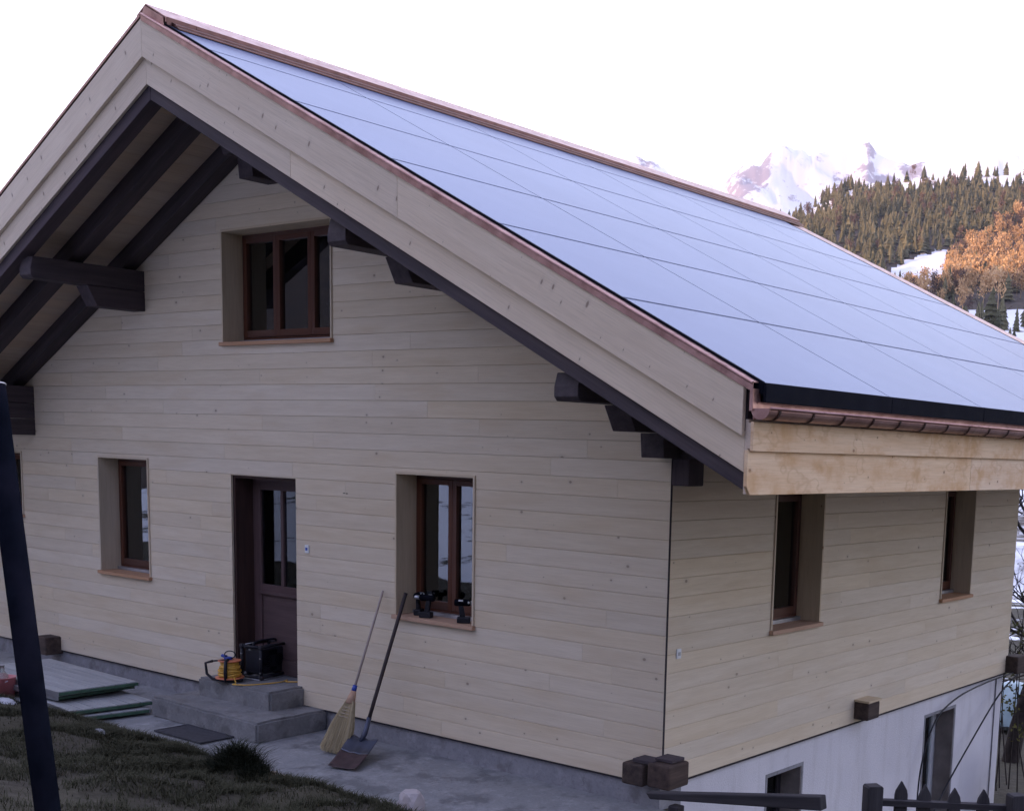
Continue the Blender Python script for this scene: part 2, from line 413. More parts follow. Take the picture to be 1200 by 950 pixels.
# side cladding
mb = MB(); z = 0.; k = 0
while z < 2.85:
    clad_row(SP, z, z+PITCH-.0012, lambda v: .021, lambda v: 7.49, SOP, k*17+5, (3, 4.5)); z += PITCH; k += 1
mb.build('side_cladding', 'clad', house)
# structural walls behind the cladding (dark membrane outside)
mb = MB()
zs = sorted({0., 1.052, 2.289, 2.414, 1.605, 3.2, 3.618, 4.770, zmaxw-.03})
for a, b in zip(zs[:-1], zs[1:]):
    def lo(v): return max(-12.58, XR-(ZA-LIM-.02-v)/SL)
    def hi(v): return min(-.028, XR+(ZA-LIM-.02-v)/SL)
    L0, L1 = lo(a), hi(a)
    for (u0, u1) in spans(L0, L1, a, b, FOP):
        a0 = (lambda v: lo(v)) if abs(u0-L0) < 1e-6 else (lambda v: u0)
        a1 = (lambda v: hi(v)) if abs(u1-L1) < 1e-6 else (lambda v: u1)
        mb.hexa([(a0(a), .03, a), (a1(a), .03, a), (a1(a), .31, a), (a0(a), .31, a), (a0(b), .03, b), (a1(b), .03, b), (a1(b), .31, b), (a0(b), .31, b)])
for (a, b) in ((0, 1.091), (1.091, 2.36), (2.36, 2.95)):
    for (u0, u1) in spans(.312, 7.46, a, b, SOP):
        mb.box((-.31, u0, a), (-.028, u1, b))
mb.box((-12.58, 7.1, 0), (-.312, 7.46, 3.0)); mb.box((-12.58, .312, 0), (-12.3, 7.09, 2.1))
mb.prism([(-12.2, 7.12, 3.0), (-.35, 7.12, 3.0), (XR, 7.12, 5.8)], (0, .3, 0))
mb.build('structural_wall', 'core', house)
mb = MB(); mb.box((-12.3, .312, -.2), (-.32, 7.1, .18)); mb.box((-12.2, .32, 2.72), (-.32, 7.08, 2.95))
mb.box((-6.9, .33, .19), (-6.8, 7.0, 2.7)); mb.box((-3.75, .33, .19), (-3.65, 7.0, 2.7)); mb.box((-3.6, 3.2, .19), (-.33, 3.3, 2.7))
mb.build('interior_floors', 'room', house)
# thin dark strip painting the shade of the open joint at the corner
mb = MB(); mb.box((-.0035, -.002, .0), (.001, .02, 2.75), ax=(0, 0, 1)); mb.build('corner_shade_strip', 'core', house)
# the slot's shade lies in the strip's colour alone
# plinth & basement
mb = MB(); mb.box((-12.58, .02, -1.), (-.03, .32, -.014)); mb.build('plinth', 'plinth', house)
BOP = [(1.71, 2.34, -1.4, -.27), (5.14, 5.96, -2.6, -.24)]
mb = MB()
zsb = sorted({-3., -2.6, -1.4, -.27, -.24, -.018})
for a, b in zip(zsb[:-1], zsb[1:]):
    for (u0, u1) in spans(.022, 7.44, a, b, BOP): mb.box((-.33, u0, a), (-.035, u1, b))
mb.box((-12.5, 7.14, -3), (-.34, 7.44, -.21))
mb.build('basement_wall', 'stucco', house)
mb = MB(); mb.box((-.03, 7.2, -3), (-.018, 7.215, -.05)); mb.build('wall_corner_bead', 'plinth', house)
# basement opening infill
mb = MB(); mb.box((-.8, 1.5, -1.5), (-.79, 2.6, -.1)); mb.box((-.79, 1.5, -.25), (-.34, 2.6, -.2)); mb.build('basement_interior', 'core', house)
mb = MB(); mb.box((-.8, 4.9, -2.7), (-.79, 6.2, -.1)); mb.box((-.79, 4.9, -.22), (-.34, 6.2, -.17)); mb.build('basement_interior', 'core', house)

# windows ----------------------------------------------------------
def window(P, u0, u1, v0, v1, casements, nm='window', low=None):
    """outer lining box, brown frame set .26 deep, panes, sill"""
    def bx(m_, a, b): 
        c = [P(x, z, d) for x, z, d in ((a[0], a[1], a[2]), (b[0], a[1], a[2]), (b[0], a[1], b[2]), (a[0], a[1], b[2]), (a[0], b[1], a[2]), (b[0], b[1], a[2]), (b[0], b[1], b[2]), (a[0], b[1], b[2]))]
        dims = [abs(a[i]-b[i]) for i in range(3)]; kx = dims.index(max(dims)); q = [a[0], a[1], a[2]]; q[kx] += 1
        ax = Vector(P(*q))-Vector(P(*a)); m_.hexa(c, ax)
    f = MB(); D0, D1 = -.30, -.235; t = .022; w = .065
    a0, a1, b0, b1 = u0+t, u1-t, v0+.05, v1-t
    for (p, q) in (((a0, b0, D0), (a0+.035, b1, D1)), ((a1-.035, b0, D0), (a1, b1, D1)), ((a0+.035, b0, D0), (a1-.035, b0+.04, D1)), ((a0+.035, b1-.035, D0), (a1-.035, b1, D1))): bx(f, p, q)
    fr = f.build(nm, 'frame', house, bevel=.004)
    n = casements; x = a0+.028; W = (a1-a0-.056)/n
    for i in range(n):
        s = MB(); c0 = x+i*W+.001; c1 = x+(i+1)*W-.001; d0, d1 = -.285, -.222; sw = .052
        for (p, q) in (((c0, b0+.042, d0), (c0+sw, b1-.037, d1)), ((c1-sw, b0+.042, d0), (c1, b1-.037, d1)), ((c0+sw, b0+.042, d0), (c1-sw, b0+.042+.07, d1)), ((c0+sw, b1-.037-sw, d0), (c1-sw, b1-.037, d1))): bx(s, p, q)
        s.build('casement', 'frame', fr, bevel=.004)
        g = MB(); bx(g, (c0+sw-.004, b0+.108, -.262), (c1-sw+.004, b1-.037-sw+.004, -.256)); g.build('pane', 'glass', fr)
    al = MB(); bx(al, (a0, b0-.022, -.235), (a1, b0+.012, -.19)); al.build('weather_bar', 'graymetal', fr)
    r = MB(); e = .014
    bx(r, (u0, v0+.028, -.30), (u0+t, v1-t, e)); bx(r, (u1-t, v0+.028, -.30), (u1, v1-t, e)); bx(r, (u0, v1-t, -.30), (u1, v1, e))
    r.build('reveal_lining', 'reveal', fr, bevel=.002)
    s = MB(); bx(s, (u0-.015, v0-.012, -.30), (u1+.015, v0+.026, .045)); s.build('sill', 'sill', fr, bevel=.004)
    return fr
w1 = window(FP, *FOP[0][:2], FOP[0][2], FOP[0][3], 2)
window(FP, *FOP[1], 1); window(FP, *FOP[2], 1); window(FP, *FOP[4], 3)
window(SP, *SOP[0], 1); window(SP, *SOP[1], 1)
# curtains inside the right ground floor window and door side
mb = MB()
n = 40
def curtain(x0, x1, y, z0, z1):
    vs = []; fs = []
    for i in range(n+1):
        x = x0+(x1-x0)*i/n; yy = y+.03*math.sin(i*1.1); vs += [(x, yy, z0), (x, yy, z1)]
    for i in range(n): fs.append((2*i, 2*i+2, 2*i+3, 2*i+1))
    mb.poly(vs, fs, (0, 0, 1))
curtain(-3.2, -2.78, .36, 1.0, 2.4); mb.build('curtain', 'curtain', house)
# basement windows / door
b = MB(); b.box((-.25, 1.71, -1.35), (-.30, 1.79, -.275)); b.box((-.25, 2.26, -1.35), (-.30, 2.335, -.275)); b.box((-.25, 1.79, -.35), (-.30, 2.26, -.275)); bw = b.build('basement_window', 'core', house)
g = MB(); g.box((-.275, 1.79, -1.35), (-.27, 2.26, -.35)); g.build('pane', 'glass', bw)
b = MB(); b.box((-.26, 5.145, -2.55), (-.31, 5.25, -.245)); b.box((-.26, 5.86, -2.55), (-.31, 5.955, -.245)); b.box((-.26, 5.25, -.34), (-.31, 5.86, -.245)); b.box((-.27, 5.25, -2.55), (-.30, 5.86, -1.5)); bd = b.build('basement_door', 'white', house)
g = MB(); g.box((-.285, 5.25, -1.5), (-.28, 5.86, -.34)); g.build('pane', 'glass', bd)
b = MB(); b.box((-.25, 2.325, -1.38), (-.037, 2.338, -.272)); b.build('opening_reveal', 'rawreveal', house)
b = MB(); b.box((-.25, 5.945, -2.58), (-.037, 5.958, -.242)); b.build('opening_reveal', 'rawreveal', house)
# rough mortar rims of the basement openings
for (u0, u1, v0, v1) in BOP:
    b = MB(); b.box((-.036, u0-.03, v1), (-.031, u1+.03, v1+.035)); b.box((-.036, u1, v0), (-.031, u1+.03, v1)); b.box((-.036, u0-.03, v0), (-.031, u0, v1)); b.build('opening_rim', 'plinth', house)

# door
j = MB(); X0, X1, ZT = -5.697, -4.626, 2.289
j.box((X0, .03, .19), (X0+.03, .32, ZT-.03)); j.box((X1-.03, .03, .19), (X1, .32, ZT-.03)); j.box((X0, .03, ZT-.03), (X1, .32, ZT))
dj = j.build('door_frame', 'doorjamb', house)
l = MB(); y0, y1 = .245, .29
l.box((X0+.032, y0, .195), (X0+.16, y1, ZT-.035)); l.box((X1-.16, y0, .195), (X1-.032, y1, ZT-.035))
l.box((X0+.16, y0, .195), (X1-.16, y1, .36)); l.box((X0+.16, y0, 1.02), (X1-.16, y1, 1.14)); l.box((X0+.16, y0, ZT-.15), (X1-.16, y1, ZT-.035))
l.box((X0+.16, y0+.018, .36), (X1-.16, y1-.01, 1.02)); l.box((-5.20, y0, 1.14), (-5.155, y1, ZT-.15)); l.box((X0+.14, y0-.02, 1.035), (X1-.14, y0, 1.065))
dl = l.build('door', 'doorleaf', house, bevel=.004)
g = MB(); g.box((X0+.16, .268, 1.14), (X1-.16, .273, ZT-.15)); g.build('pane', 'doorglass', dl)
h = MB(); h.tube([(X1-.11, .24, 1.05+.05), (X1-.11, .20, 1.10), (X1-.22, .19, 1.10)], .009); h.build('handle', 'graymetal', dl)
t_ = MB(); t_.box((X0+.0, .0, .14), (X1, .32, .188)); t_.build('threshold', 'stepconc', house)

# sockets
for (c, P) in (((-4.45, 1.60), FP), ((.17, 1.07), SP)):
    s = MB(); u, v = c
    def bb(a, b):
        A = P(*a); B = P(*b); s.box(A, B)
    bb((u-.03, v-.04, 0.), (u+.03, v+.04, .012)); o = s.build('wall_socket', 'white', house, bevel=.003)
    s = MB(); bb((u-.014, v-.014, .0125), (u+.014, v+.014, .016)); s.build('socket_face', 'blue' if P is FP else 'graymetal', o)

# roof slab -----------------------------------------------------------
r = MB()
def slope_box(m_, xa, xb, o0, o1, y0, y1, off=None):
    c = [(xa, y0, zt(xa, o1)), (xb, y0, zt(xb, o1)), (xb, y1, zt(xb, o1)), (xa, y1, zt(xa, o1)), (xa, y0, zt(xa, o0)), (xb, y0, zt(xb, o0)), (xb, y1, zt(xb, o0)), (xa, y1, zt(xa, o0))]
    m_.hexa(c, Vector((xb, 0, zt(xb)))-Vector((xa, 0, zt(xa))) if m_.axm == 's' else (0, 1, 0), off)
r.axm = 'y'
slope_box(r, XR, XE, .03, .44, -OV+.04, YF-.05); slope_box(r, XL, XR, .03, .44, -OV+.04, YF-.05)
r.build('roof_deck', 'dark', house)
# soffit boards (run along the ridge direction) beneath the deck
r = MB(); r.axm = 'y'
W = .145
for sgn in (1, -1):
    x = XR
    while abs(x-XR) < (XE-XR if sgn > 0 else XR-XL)-W:
        xa, xb = x, x+sgn*(W-.003)
        slope_box(r, min(xa, xb), max(xa, xb), .442, .462, -OV+.05, -.001); x += sgn*W
r.build('soffit_boards', 'soffit', house)
# fascia boards on the gable
def fascia(name, o0, o1, y0, y1, mat='fascia'):
    for sgn in (1, -1):
        m_ = MB(); m_.axm = 's'
        xs = [XR, -1.6, XE] if sgn > 0 else [XL, -9.2, XR]
        if name == 'lower_fascia' and sgn > 0: xs = [XR, -2.9, XE]
        for a, b_ in zip(xs[:-1], xs[1:]): slope_box(m_, a+.0012, b_-.0012, o0, o1, y0, y1)
        m_.build(name, mat, house, bevel=.003)
fascia('upper_fascia', .035, .354, -OV-.018, -OV+.018)
fascia('lower_fascia', .33, .577, -OV+.02, -OV+.05)
# rafters
for ya, yb in ((-OV+.055, -OV+.20), (-.78, -.61), (-.165, -.006)):
    for sgn in (1, -1):
        m_ = MB(); m_.axm = 's'
        o1 = .70 if ya < -1.2 else .66
        slope_box(m_, *((XR+.002, XE-.02) if sgn > 0 else (XL, XR-.002)), .464, o1, ya, yb); m_.build('rafter', 'dark', house, bevel=.006)
# purlins: stacked corbelled beams
def purlin(x0, x1, tiers, chamf=.05, deep=.02):
    m_ = MB()
    for (z0, z1, y) in tiers:
        cy = y
        if cy < -1.2: pr = [(x0, deep, z0), (x0, cy+.03, z0), (x0, cy, z0+.03), (x0, cy, z0+.10), (x0, cy+.03, z1-.004), (x0, deep, z1-.004)]
        elif cy < -.4: pr = [(x0, deep, z0), (x0, cy+.11, z0), (x0, cy, z1-.004), (x0, deep, z1-.004)]
        else: pr = [(x0, deep, z0), (x0, cy+.02, z0), (x0, cy, z1-.004), (x0, deep, z1-.004)]
        m_.prism(pr, (x1-x0, 0, 0), ax=(0, 1, 0))
    return m_.build('purlin', 'dark', house, bevel=.006)
mid = [(4.22, 4.44, -1.26), (4.01, 4.22, -.66)]
purlin(-7.42, -7.20, mid); purlin(-2.56, -2.34, mid)
low = [(3.01, 3.21, -1.26), (2.82, 3.01, -.70), (2.63, 2.82, -.25)]
purlin(-9.87, -9.65, [(3.01, 3.21, -1.26), (2.82, 3.01, -.9), (2.62, 2.82, -.55)]); purlin(-.13, .09, low)
purlin(-5.01, -4.79, [(5.33, 5.66, -.62), (5.14, 5.33, -.35)])
# projecting wall-plate ends at the corner
m_ = MB(); m_.box((.0, .0, 2.42), (.17, .2, 2.63)); m_.box((.0, .01, 2.63), (.30, .19, 2.83)); m_.build('wall_plate_end', 'dark', house, bevel=.01)
m_ = MB(); m_.box((-.1, -.02, 2.64), (.24, .19, 2.81)); m_.build('wall_plate_end', 'dark', house, bevel=.01)
# eaves fascia on the side
m_ = MB(); m_.box((1.578, -OV, 2.705), (1.60, 3.2, 2.885)); m_.box((1.578, 3.203, 2.705), (1.60, YF, 2.885)); m_.build('eaves_upper_fascia', 'sidefascia', house, bevel=.003)
m_ = MB()
for a, b_ in ((-OV-.02, 2.1), (2.103, 6.), (6.003, YF)):
    if a < -1:
        m_.prism([(1.553, a, 2.49), (1.553, a, 2.712), (1.553, b_, 2.712), (1.553, b_, 2.434), (1.553, a+.045, 2.434)], (.024, 0, 0), ax=(0, 1, 0))
    else: m_.box((1.553, a, 2.434), (1.577, b_, 2.712))
m_.build('eaves_lower_fascia', 'sidefascia', house, bevel=.003)
m_ = MB(); m_.box((.03, .05, 2.66), (1.527, YF-.05, 2.68)); m_.box((1.528, -OV+.02, 2.44), (1.55, YF-.02, 2.90)); m_.box((1.551, -OV+.01, 2.72), (1.576, YF-.02, 2.88))
m_.build('eaves_soffit', 'soffit', house)

# solar collectors -------------------------------------------------------
YC = [-1.31+i*1.71 for i in range(7)]; XC = [1.63, .50, -.63, -1.76, -2.89, -4.02, -4.60]
PO = -.025; G = .008
for i in range(6):
    for k in range(6):
        m_ = MB(); m_.axm = 's'
        slope_box(m_, XC[k+1]+.015, XC[k]-.015*(k > 0), PO, PO+.045, YC[i]+G, YC[i+1]-G)
        fr = m_.build('solar_panel', 'solar', house)
m_ = MB(); m_.axm = 's'; slope_box(m_, -4.7, 1.60, PO+.022, .03, YC[0]+.02, YC[-1]-.02); MAT['raildeck'] = plain('panel_rails', (.16, .18, .26), .6, .2, .1); m_.build('panel_rail_deck', 'raildeck', house)
m_ = MB(); m_.axm = 's'
slope_box(m_, -4.66, 1.63, PO-.004, .05, YC[0]-.022, YC[0]-.001); m_.build('panel_side_frame', 'black', house)
m_ = MB(); m_.axm = 's'; slope_box(m_, -4.66, 1.63, PO-.004, .05, YC[-1]+.001, YC[-1]+.02); m_.build('panel_side_frame', 'black', house)
m_ = MB(); z0 = zt(1.63)
for i in range(6): m_.box((1.632, YC[i]-.02+.004*(i > 0)+(.02 if i else 0), z0-.095), (1.655, YC[i+1]-.002, z0+.022))
m_.build('panel_front_frame', 'black', house, bevel=.002)
# copper verge
m_ = MB(); m_.axm = 's'
slope_box(m_, XR+.01, 1.60, -.006, .052, -OV-.028, -OV-.021); slope_box(m_, XR+.01, 1.60, -.012, -.005, -OV-.028, YC[0]-.024)
slope_box(m_, XL, XR-.01, -.004, .02, -OV-.024, -OV-.0195); slope_box(m_, XL, XR-.01, -.008, -.0045, -OV-.024, -1.1)
m_.tube([(XR+.02, -OV-.03, zt(XR+.02)+.004), (1.6, -OV-.03, zt(1.6)+.004)], .011)
m_.box((1.58, -OV-.03, 2.95), (1.605, -OV+.06, 3.085))
m_.build('verge_flashing', 'copper', house, bevel=.002)
m_ = MB(); m_.axm = 's'; slope_box(m_, XL, XR-.02, -.02, .02, -OV+.1, YF); m_.build('left_roof_covering', 'copper', house)
m_ = MB(); m_.axm = 's'
slope_box(m_, XR+.32, 1.62, -.012, .03, YC[-1]+.022, YF); m_.build('far_verge_flashing', 'copper', house, bevel=.002)
# ridge cap
m_ = MB()
ya, yb = -OV+.03, 9.55
def rsec(pts): m_.prism([(x, ya, z_) for x, z_ in pts], (0, yb-ya, 0))
rp = 6.425
rsec([(XR-.14, rp-.075), (XR, rp), (XR+.30, rp-.155), (XR+.30, rp-.20), (XR+.29, rp-.20), (XR+.288, rp-.163), (XR, rp-.012), (XR-.13, rp-.083), (XR-.13, rp-.14), (XR-.14, rp-.14)])
m_.build('ridge_cap', 'copper', house, bevel=.002)
m_ = MB(); m_.box((XR+.3005, ya+.01, rp-.235), (XR+.304, yb, rp-.158))
m_.build('ridge_side_strip', 'darkcopper', house)
m_ = MB()
for (xa, xb, dz) in ((XR+.20, XR+.40, -.045), (XR+.26, XR+.36, -.06)):
    m_.prism([(xa, ya+.06, zt(xa)-dz-.012), (xb, ya+.06, zt(xb)-dz-.012), (xb, ya+.06, zt(xb)-dz), (xa, ya+.06, zt(xa)-dz)], (0, yb-ya-.08, 0))
m_.box((XR+.245, ya+.08, zt(XR+.25)-.02), (XR+.265, yb-.05, rp-.16)); m_.box((XR-.125, ya+.08, zt(XR+.25)-.02), (XR-.11, yb-.05, rp-.085))
for i in range(7):
    yy = ya+.3+i*1.7; m_.box((XR+.3045, yy, rp-.19), (XR+.309, yy+.04, rp-.165))
m_.build('ridge_vent_strip', 'darkcopper', house)
m_ = MB(); m_.prism([(XR-.12, ya-.012, rp-.2), (XR-.0, ya-.012, rp-.02), (XR+.28, ya-.012, rp-.16), (XR+.28, ya-.012, rp-.24), (XR+.0, ya-.012, rp-.1)], (0, .01, 0)); m_.build('ridge_end_plate', 'copper', house)
# gutter
m_ = MB(); gr = .068; gx = 1.655; gz = 2.965; y0g, y1g = -OV-.02, YF
vs = []; fs = []; ns = 12; ys = [y0g+(y1g-y0g)*i/30 for i in range(31)]
for y in ys:
    for j in range(ns+1):
        a = math.pi+math.pi*j/ns; vs.append((gx+gr*math.cos(a), y, gz-.008*(y-y0g)*.3+gr*math.sin(a)))
for i in range(30):
    for j in range(ns): fs.append((i*(ns+1)+j, i*(ns+1)+j+1, (i+1)*(ns+1)+j+1, (i+1)*(ns+1)+j))
m_.poly(vs, fs, (0, 1, 0)); 
m_.poly([vs[j] for j in range(ns+1)], [tuple(range(ns+1))], (0, 1, 0))
gt = m_.build('gutter', 'copper', house)
sd = gt.modifiers.new('thick', 'SOLIDIFY'); sd.thickness = .003
m_ = MB(); m_.tube([(gx+gr+.006, y0g, gz), (gx+gr+.006, y1g, gz-.026)], .0095); m_.build('gutter_bead', 'copper', gt, smooth_=True)
y = -1.27+.0
i = 0
while y < YF:
    b = MB(); pts = []
    dz = -.008*(y-y0g)*.3
    for j in range(11):
        a = math.pi*1.0+math.pi*j/10; pts.append((gx+(gr+.003)*math.cos(a), (gr+.003)*math.sin(a)+gz+dz))
    vs = []; fs = []
    for (px_, pz_) in pts:
        sx = (px_-gx)*1.05+gx; sz = (pz_-gz-dz)*1.05+gz+dz
        vs += [(px_, y-.011, pz_), (px_, y+.011, pz_), (sx, y+.011, sz), (sx, y-.011, sz)]
    for j in range(10):
        for q in range(4): fs.append((4*j+q, 4*j+(q+1) % 4, 4*j+4+(q+1) % 4, 4*j+4+q))
    b.poly(vs, fs, (0, 1, 0)); b.box((1.56, y-.011, gz+.0), (gx+gr, y+.011, gz+.004+.0)); b.build('gutter_bracket', 'bark' if False else 'doorjamb', gt); y += .42
m_ = MB(); m_.box((1.578, -OV+.02, 2.90), (1.585, YF, 3.01)); m_.box((1.585, -OV+.02, 3.0), (1.62, YF, 3.006)); m_.build('eaves_flashing', 'copper', house)

# beam ends sticking out under the cladding
def bend(lo, hi, rz=0):
    b = MB(); b.box(lo, hi); o = b.build('beam_end', 'beamend', house, bevel=.018); return o
bend((-.26, -.20, .02), (-.05, .06, .20)); bend((-.02, -.18, .03), (.20, .10, .23))
m_ = MB(); m_.box((-.18, -.16, .205), (.02, .0, .235)); m_.box((.0, -.10, .236), (.17, .07, .262)); m_.build('packing_board', 'dark', house, bevel=.004)
bend((-.02, 3.30, .04), (.16, 3.56, .22)); bend((-.02, 7.42, .0), (.16, 7.72, .22)); bend((-9.5, -.20, -.05), (-9.23, .04, .17))
m_ = MB(); m_.box((.0, 3.29, .222), (.17, 3.58, .245)); m_.build('packing_board', 'reveal', house, bevel=.003)
# stray nails in the facade
m_ = MB()
for x_, z_ in ((-3.89, 2.18), (-3.85, 2.178)): m_.box((x_-.012, -.004, z_-.004), (x_+.012, 0.001, z_+.004))
m_.build('nail_head', 'blackplastic', house)
# plinth dark flashing line under cladding
m_ = MB(); m_.box((-12.58, -.0, -.014), (-.03, .05, -.003)); m_.box((-.05, .03, -.016), (.0, 7.46, -.003)); m_.build('drip_strip', 'core', house)

# ------------------------------------------------------------------ steps, path, ground
def rough_box(m_, lo, hi, amp=.012, seg=.09, seedv=0):
    x0, y0, z0 = lo; x1, y1, z1 = hi
    import bmesh
    bm = bmesh.new(); bmesh.ops.create_cube(bm, size=1)
    for v in bm.verts: v.co = ((x0+x1)/2+v.co.x*(x1-x0), (y0+y1)/2+v.co.y*(y1-y0), (z0+z1)/2+v.co.z*(z1-z0))
    bmesh.ops.bevel(bm, geom=bm.edges[:], offset=.022, segments=2, affect='EDGES')
    for ax in range(3):
        n = max(1, int((hi[ax]-lo[ax])/seg))
        for q in range(1, n):
            co = [0, 0, 0]; co[ax] = lo[ax]+(hi[ax]-lo[ax])*q/n; no = [0, 0, 0]; no[ax] = 1
            bmesh.ops.bisect_plane(bm, geom=bm.verts[:]+bm.edges[:]+bm.faces[:], plane_co=co, plane_no=no)
    for v in bm.verts:
        p = Vector(v.co)*3+Vector((seedv, 0, 0)); d = mn.noise_vector(p)*amp+mn.noise_vector(p*4)*amp*.4; v.co += d
    vs = [tuple(v.co) for v in bm.verts]; bm.verts.index_update(); fs = [tuple(v.index for v in f.verts) for f in bm.faces]; bm.free()
    m_.poly(vs, fs, (1, 0, 0))
st = thing('concrete_steps', (-5.1, -.4, -.2), 'two worn grey concrete steps below the open doorway', 'steps')
m_ = MB(); rough_box(m_, (-5.95, -.82, -.22), (-4.18, .015, .0), .013); m_.build('step', 'stepconc', st)
m_ = MB(); rough_box(m_, (-5.72, -.42, -.03), (-4.52, .015, .19), .012, seedv=4); m_.build('step', 'stepconc', st)

def hbase(x, y):
    # bank of grass towards the viewer
    z = -.2
    if y < -1.5:
        t = -1.5-y; z = -.2+.05*smooth(t/.12)+.135*t
    u = max(x, y-7.5)
    y0 = .1-.45*smooth(x/.5); drop = 2.15*smooth((y-y0)/1.3)
    return z-drop
def HF(x, y):
    """height of the valley and hills away from the house"""
    dx, dy = x-5.8, y+8.; r = math.hypot(dx, dy); yaw = math.degrees(math.atan2(-dx, dy)) % 360
    z = hbase(x, y) if r < 60 else -2.35
    if y < 7 and x < 0 and r < 60: pass
    if r > 30:
        zf = -2.35-14*smooth((r-30)/170)
        # lit hill ahead
        wA = smooth((yaw+40)/40) if yaw < 200 else smooth((yaw-360+40)/40)
        wA *= 1-smooth((yaw-80)/30) if yaw < 200 else 1
        E = np.interp(yaw if yaw < 200 else yaw-360, [-60, 0, 21, 24.5, 26.5, 27.5, 28.5, 29.4, 31, 34, 40, 60], [14, 13, 11.75, 11.75, 11.55, 11.5, 11.1, 10.6, 9.9, 9.0, 8, 7])
        el = np.interp(r, [200, 450, 700, 1100, 2000], [-4., .8, 4.3, 6.6, E]); hz = r*math.tan(R(el))
        if r > 2000: hz = 2000*math.tan(R(E))-(r-2000)*.35
        if r > 200: zf = zf*(1-wA)+(hz+2.7*1)*wA
        # unseen mountain side towards the low sun, raised to shade the house
        wB = smooth((yaw-95)/25)*(1-smooth((yaw-262)/25))
        if r > 160:
            hb = SUNH*smooth((r-160)/(SUNR-160)); 
            if r > SUNR: hb = SUNH-(r-SUNR)*.05
            zf = zf*(1-wB)+(hb-16)*wB
        amp = clamp((r-60)/300)*5+clamp((r-500)/900)*10
        if wB > .01: amp += 16*wB*clamp((r-300)/500)
        zf += amp*(mn.fractal(Vector((x, y, 0))*.0045, 1., 2., 5)) 
        k = smooth((r-30)/25); z = z*(1-k)+zf*k
    return z
SUNR = 1000.; SUNH = 330.; SUN_EL = 5.2; SUN_YAW = 158.

def sheet(name, P, ni, nj, mat, snowf=None, closed=False):
    me = bpy.data.meshes.new(name); me.from_pydata([tuple(q[:3]) for q in P], [], [(i*nj+j, i*nj+(j+1) % nj, (i+1)*nj+(j+1) % nj, (i+1)*nj+j) for i in range(ni-1) for j in range(nj if closed else nj-1)])
    a = me.attributes.new('snow', 'FLOAT', 'POINT'); a.data.foreach_set('value', [snowf(q) if snowf else 0. for q in P])
    me.polygons.foreach_set('use_smooth', [True]*len(me.polygons)); me.update()
    me.materials.append(MAT[mat]); o = bpy.data.objects.new(name, me); COL.objects.link(o)
    import bmesh
    bm = bmesh.new(); bm.from_mesh(me); bmesh.ops.recalc_face_normals(bm, faces=bm.faces)
    if sum(f.normal.z for f in bm.faces) < 0: bmesh.ops.reverse_faces(bm, faces=bm.faces)
    bm.to_mesh(me); bm.free(); return o
def polar(x, y):
    dx, dy = x-5.8, y+8.; return math.hypot(dx, dy), math.degrees(math.atan2(-dx, dy))
def near_snow(q):
    r, yw = polar(q[0], q[1])
    if r > 15.5 and (q[1] > 7.6 or q[0] > 3): return .72*smooth((r-15.5)/2)+.1*smooth((r-22)/8)
    if q[1] < -4.6 and q[0] < -5: return .95*smooth((-4.6-q[1])/1.5)
    if q[0] < -6.6 and q[1] < -1.5: return .55*smooth((-6.4-q[0])/.8)*smooth((q[1]+2.6)/.6)
    return 0.
def axis(lo, hi, dlo, dhi, fine, coarse):
    out = []; x = lo
    while x < hi: out.append(x); x += fine if dlo < x < dhi else coarse
    out.append(hi); return out
xs = axis(-45, 40, -10, 3.5, .07, 1.1); ys = axis(-34, 48, -5, 2, .07, 1.)
P = []
for y in ys:
    for x in xs:
        z = HF(x, y)
        b = 0.
        if y < -1.52: b = .055*mn.fractal(Vector((x*1.6, y*1.6, 0)), 1., 2., 4)*clamp((-1.5-y)/.25)+.02
        elif y < 0 and x < 0: b = -.05
        elif x < 0 and y < 7.6: b = -.4
        P.append((x, y, z+b))
# hummock
P = [(x, y, z+.17*math.exp(-(((x+2.98)/.22)**2+((y+1.86)/.16)**2))) for x, y, z in P]
tag(sheet('ground', P, len(ys), len(xs), 'ground', near_snow), kind='structure')
rs = [44*1.045**i for i in range(70)]; rs = [r for r in rs if r < 690]+[690+i*14 for i in range(98)]+[2070, 2200, 2400]
ang = [i*2. for i in range(0, 6)]+[12+i*.4 for i in range(0, 20)]+[20+i*.12 for i in range(0, 100)]+[32+i*.4 for i in range(0, 25)]+[42+i*2. for i in range(0, 159)]
def far_snow(q):
    r, yw = polar(q[0], q[1]); el = math.degrees(math.atan2(q[2]-2.7, r))
    if 5 < yw < 60:
        if r < 1040: return .62+.15*math.sin(r*.02)
        top = el/max(.1, np.interp(yw, [21, 24.5, 26.5, 27.5, 28.5, 29.4, 31, 34, 60], [11.75, 11.75, 11.55, 11.5, 11.1, 10.6, 9.9, 9.0, 8]))
        if top > .955: return 1.
        if 24.2 < yw < 26.6 and r > 1180 and 7.25 < el < 8.8-.22*(yw-24.2)-.25*max(0, yw-25.3)+.06*math.sin(yw*9): return 1.
        return 0.
    return .30 if 95 < yw < 265 else .45
P = []
for r in rs:
    for a in ang:
        x = 5.8-r*math.sin(R(a)); y = -8+r*math.cos(R(a)); P.append((x, y, HF(x, y)-.25*(r < 50)))
tag(sheet('far_terrain', P, len(rs), len(ang), 'farground', far_snow, True), kind='structure')

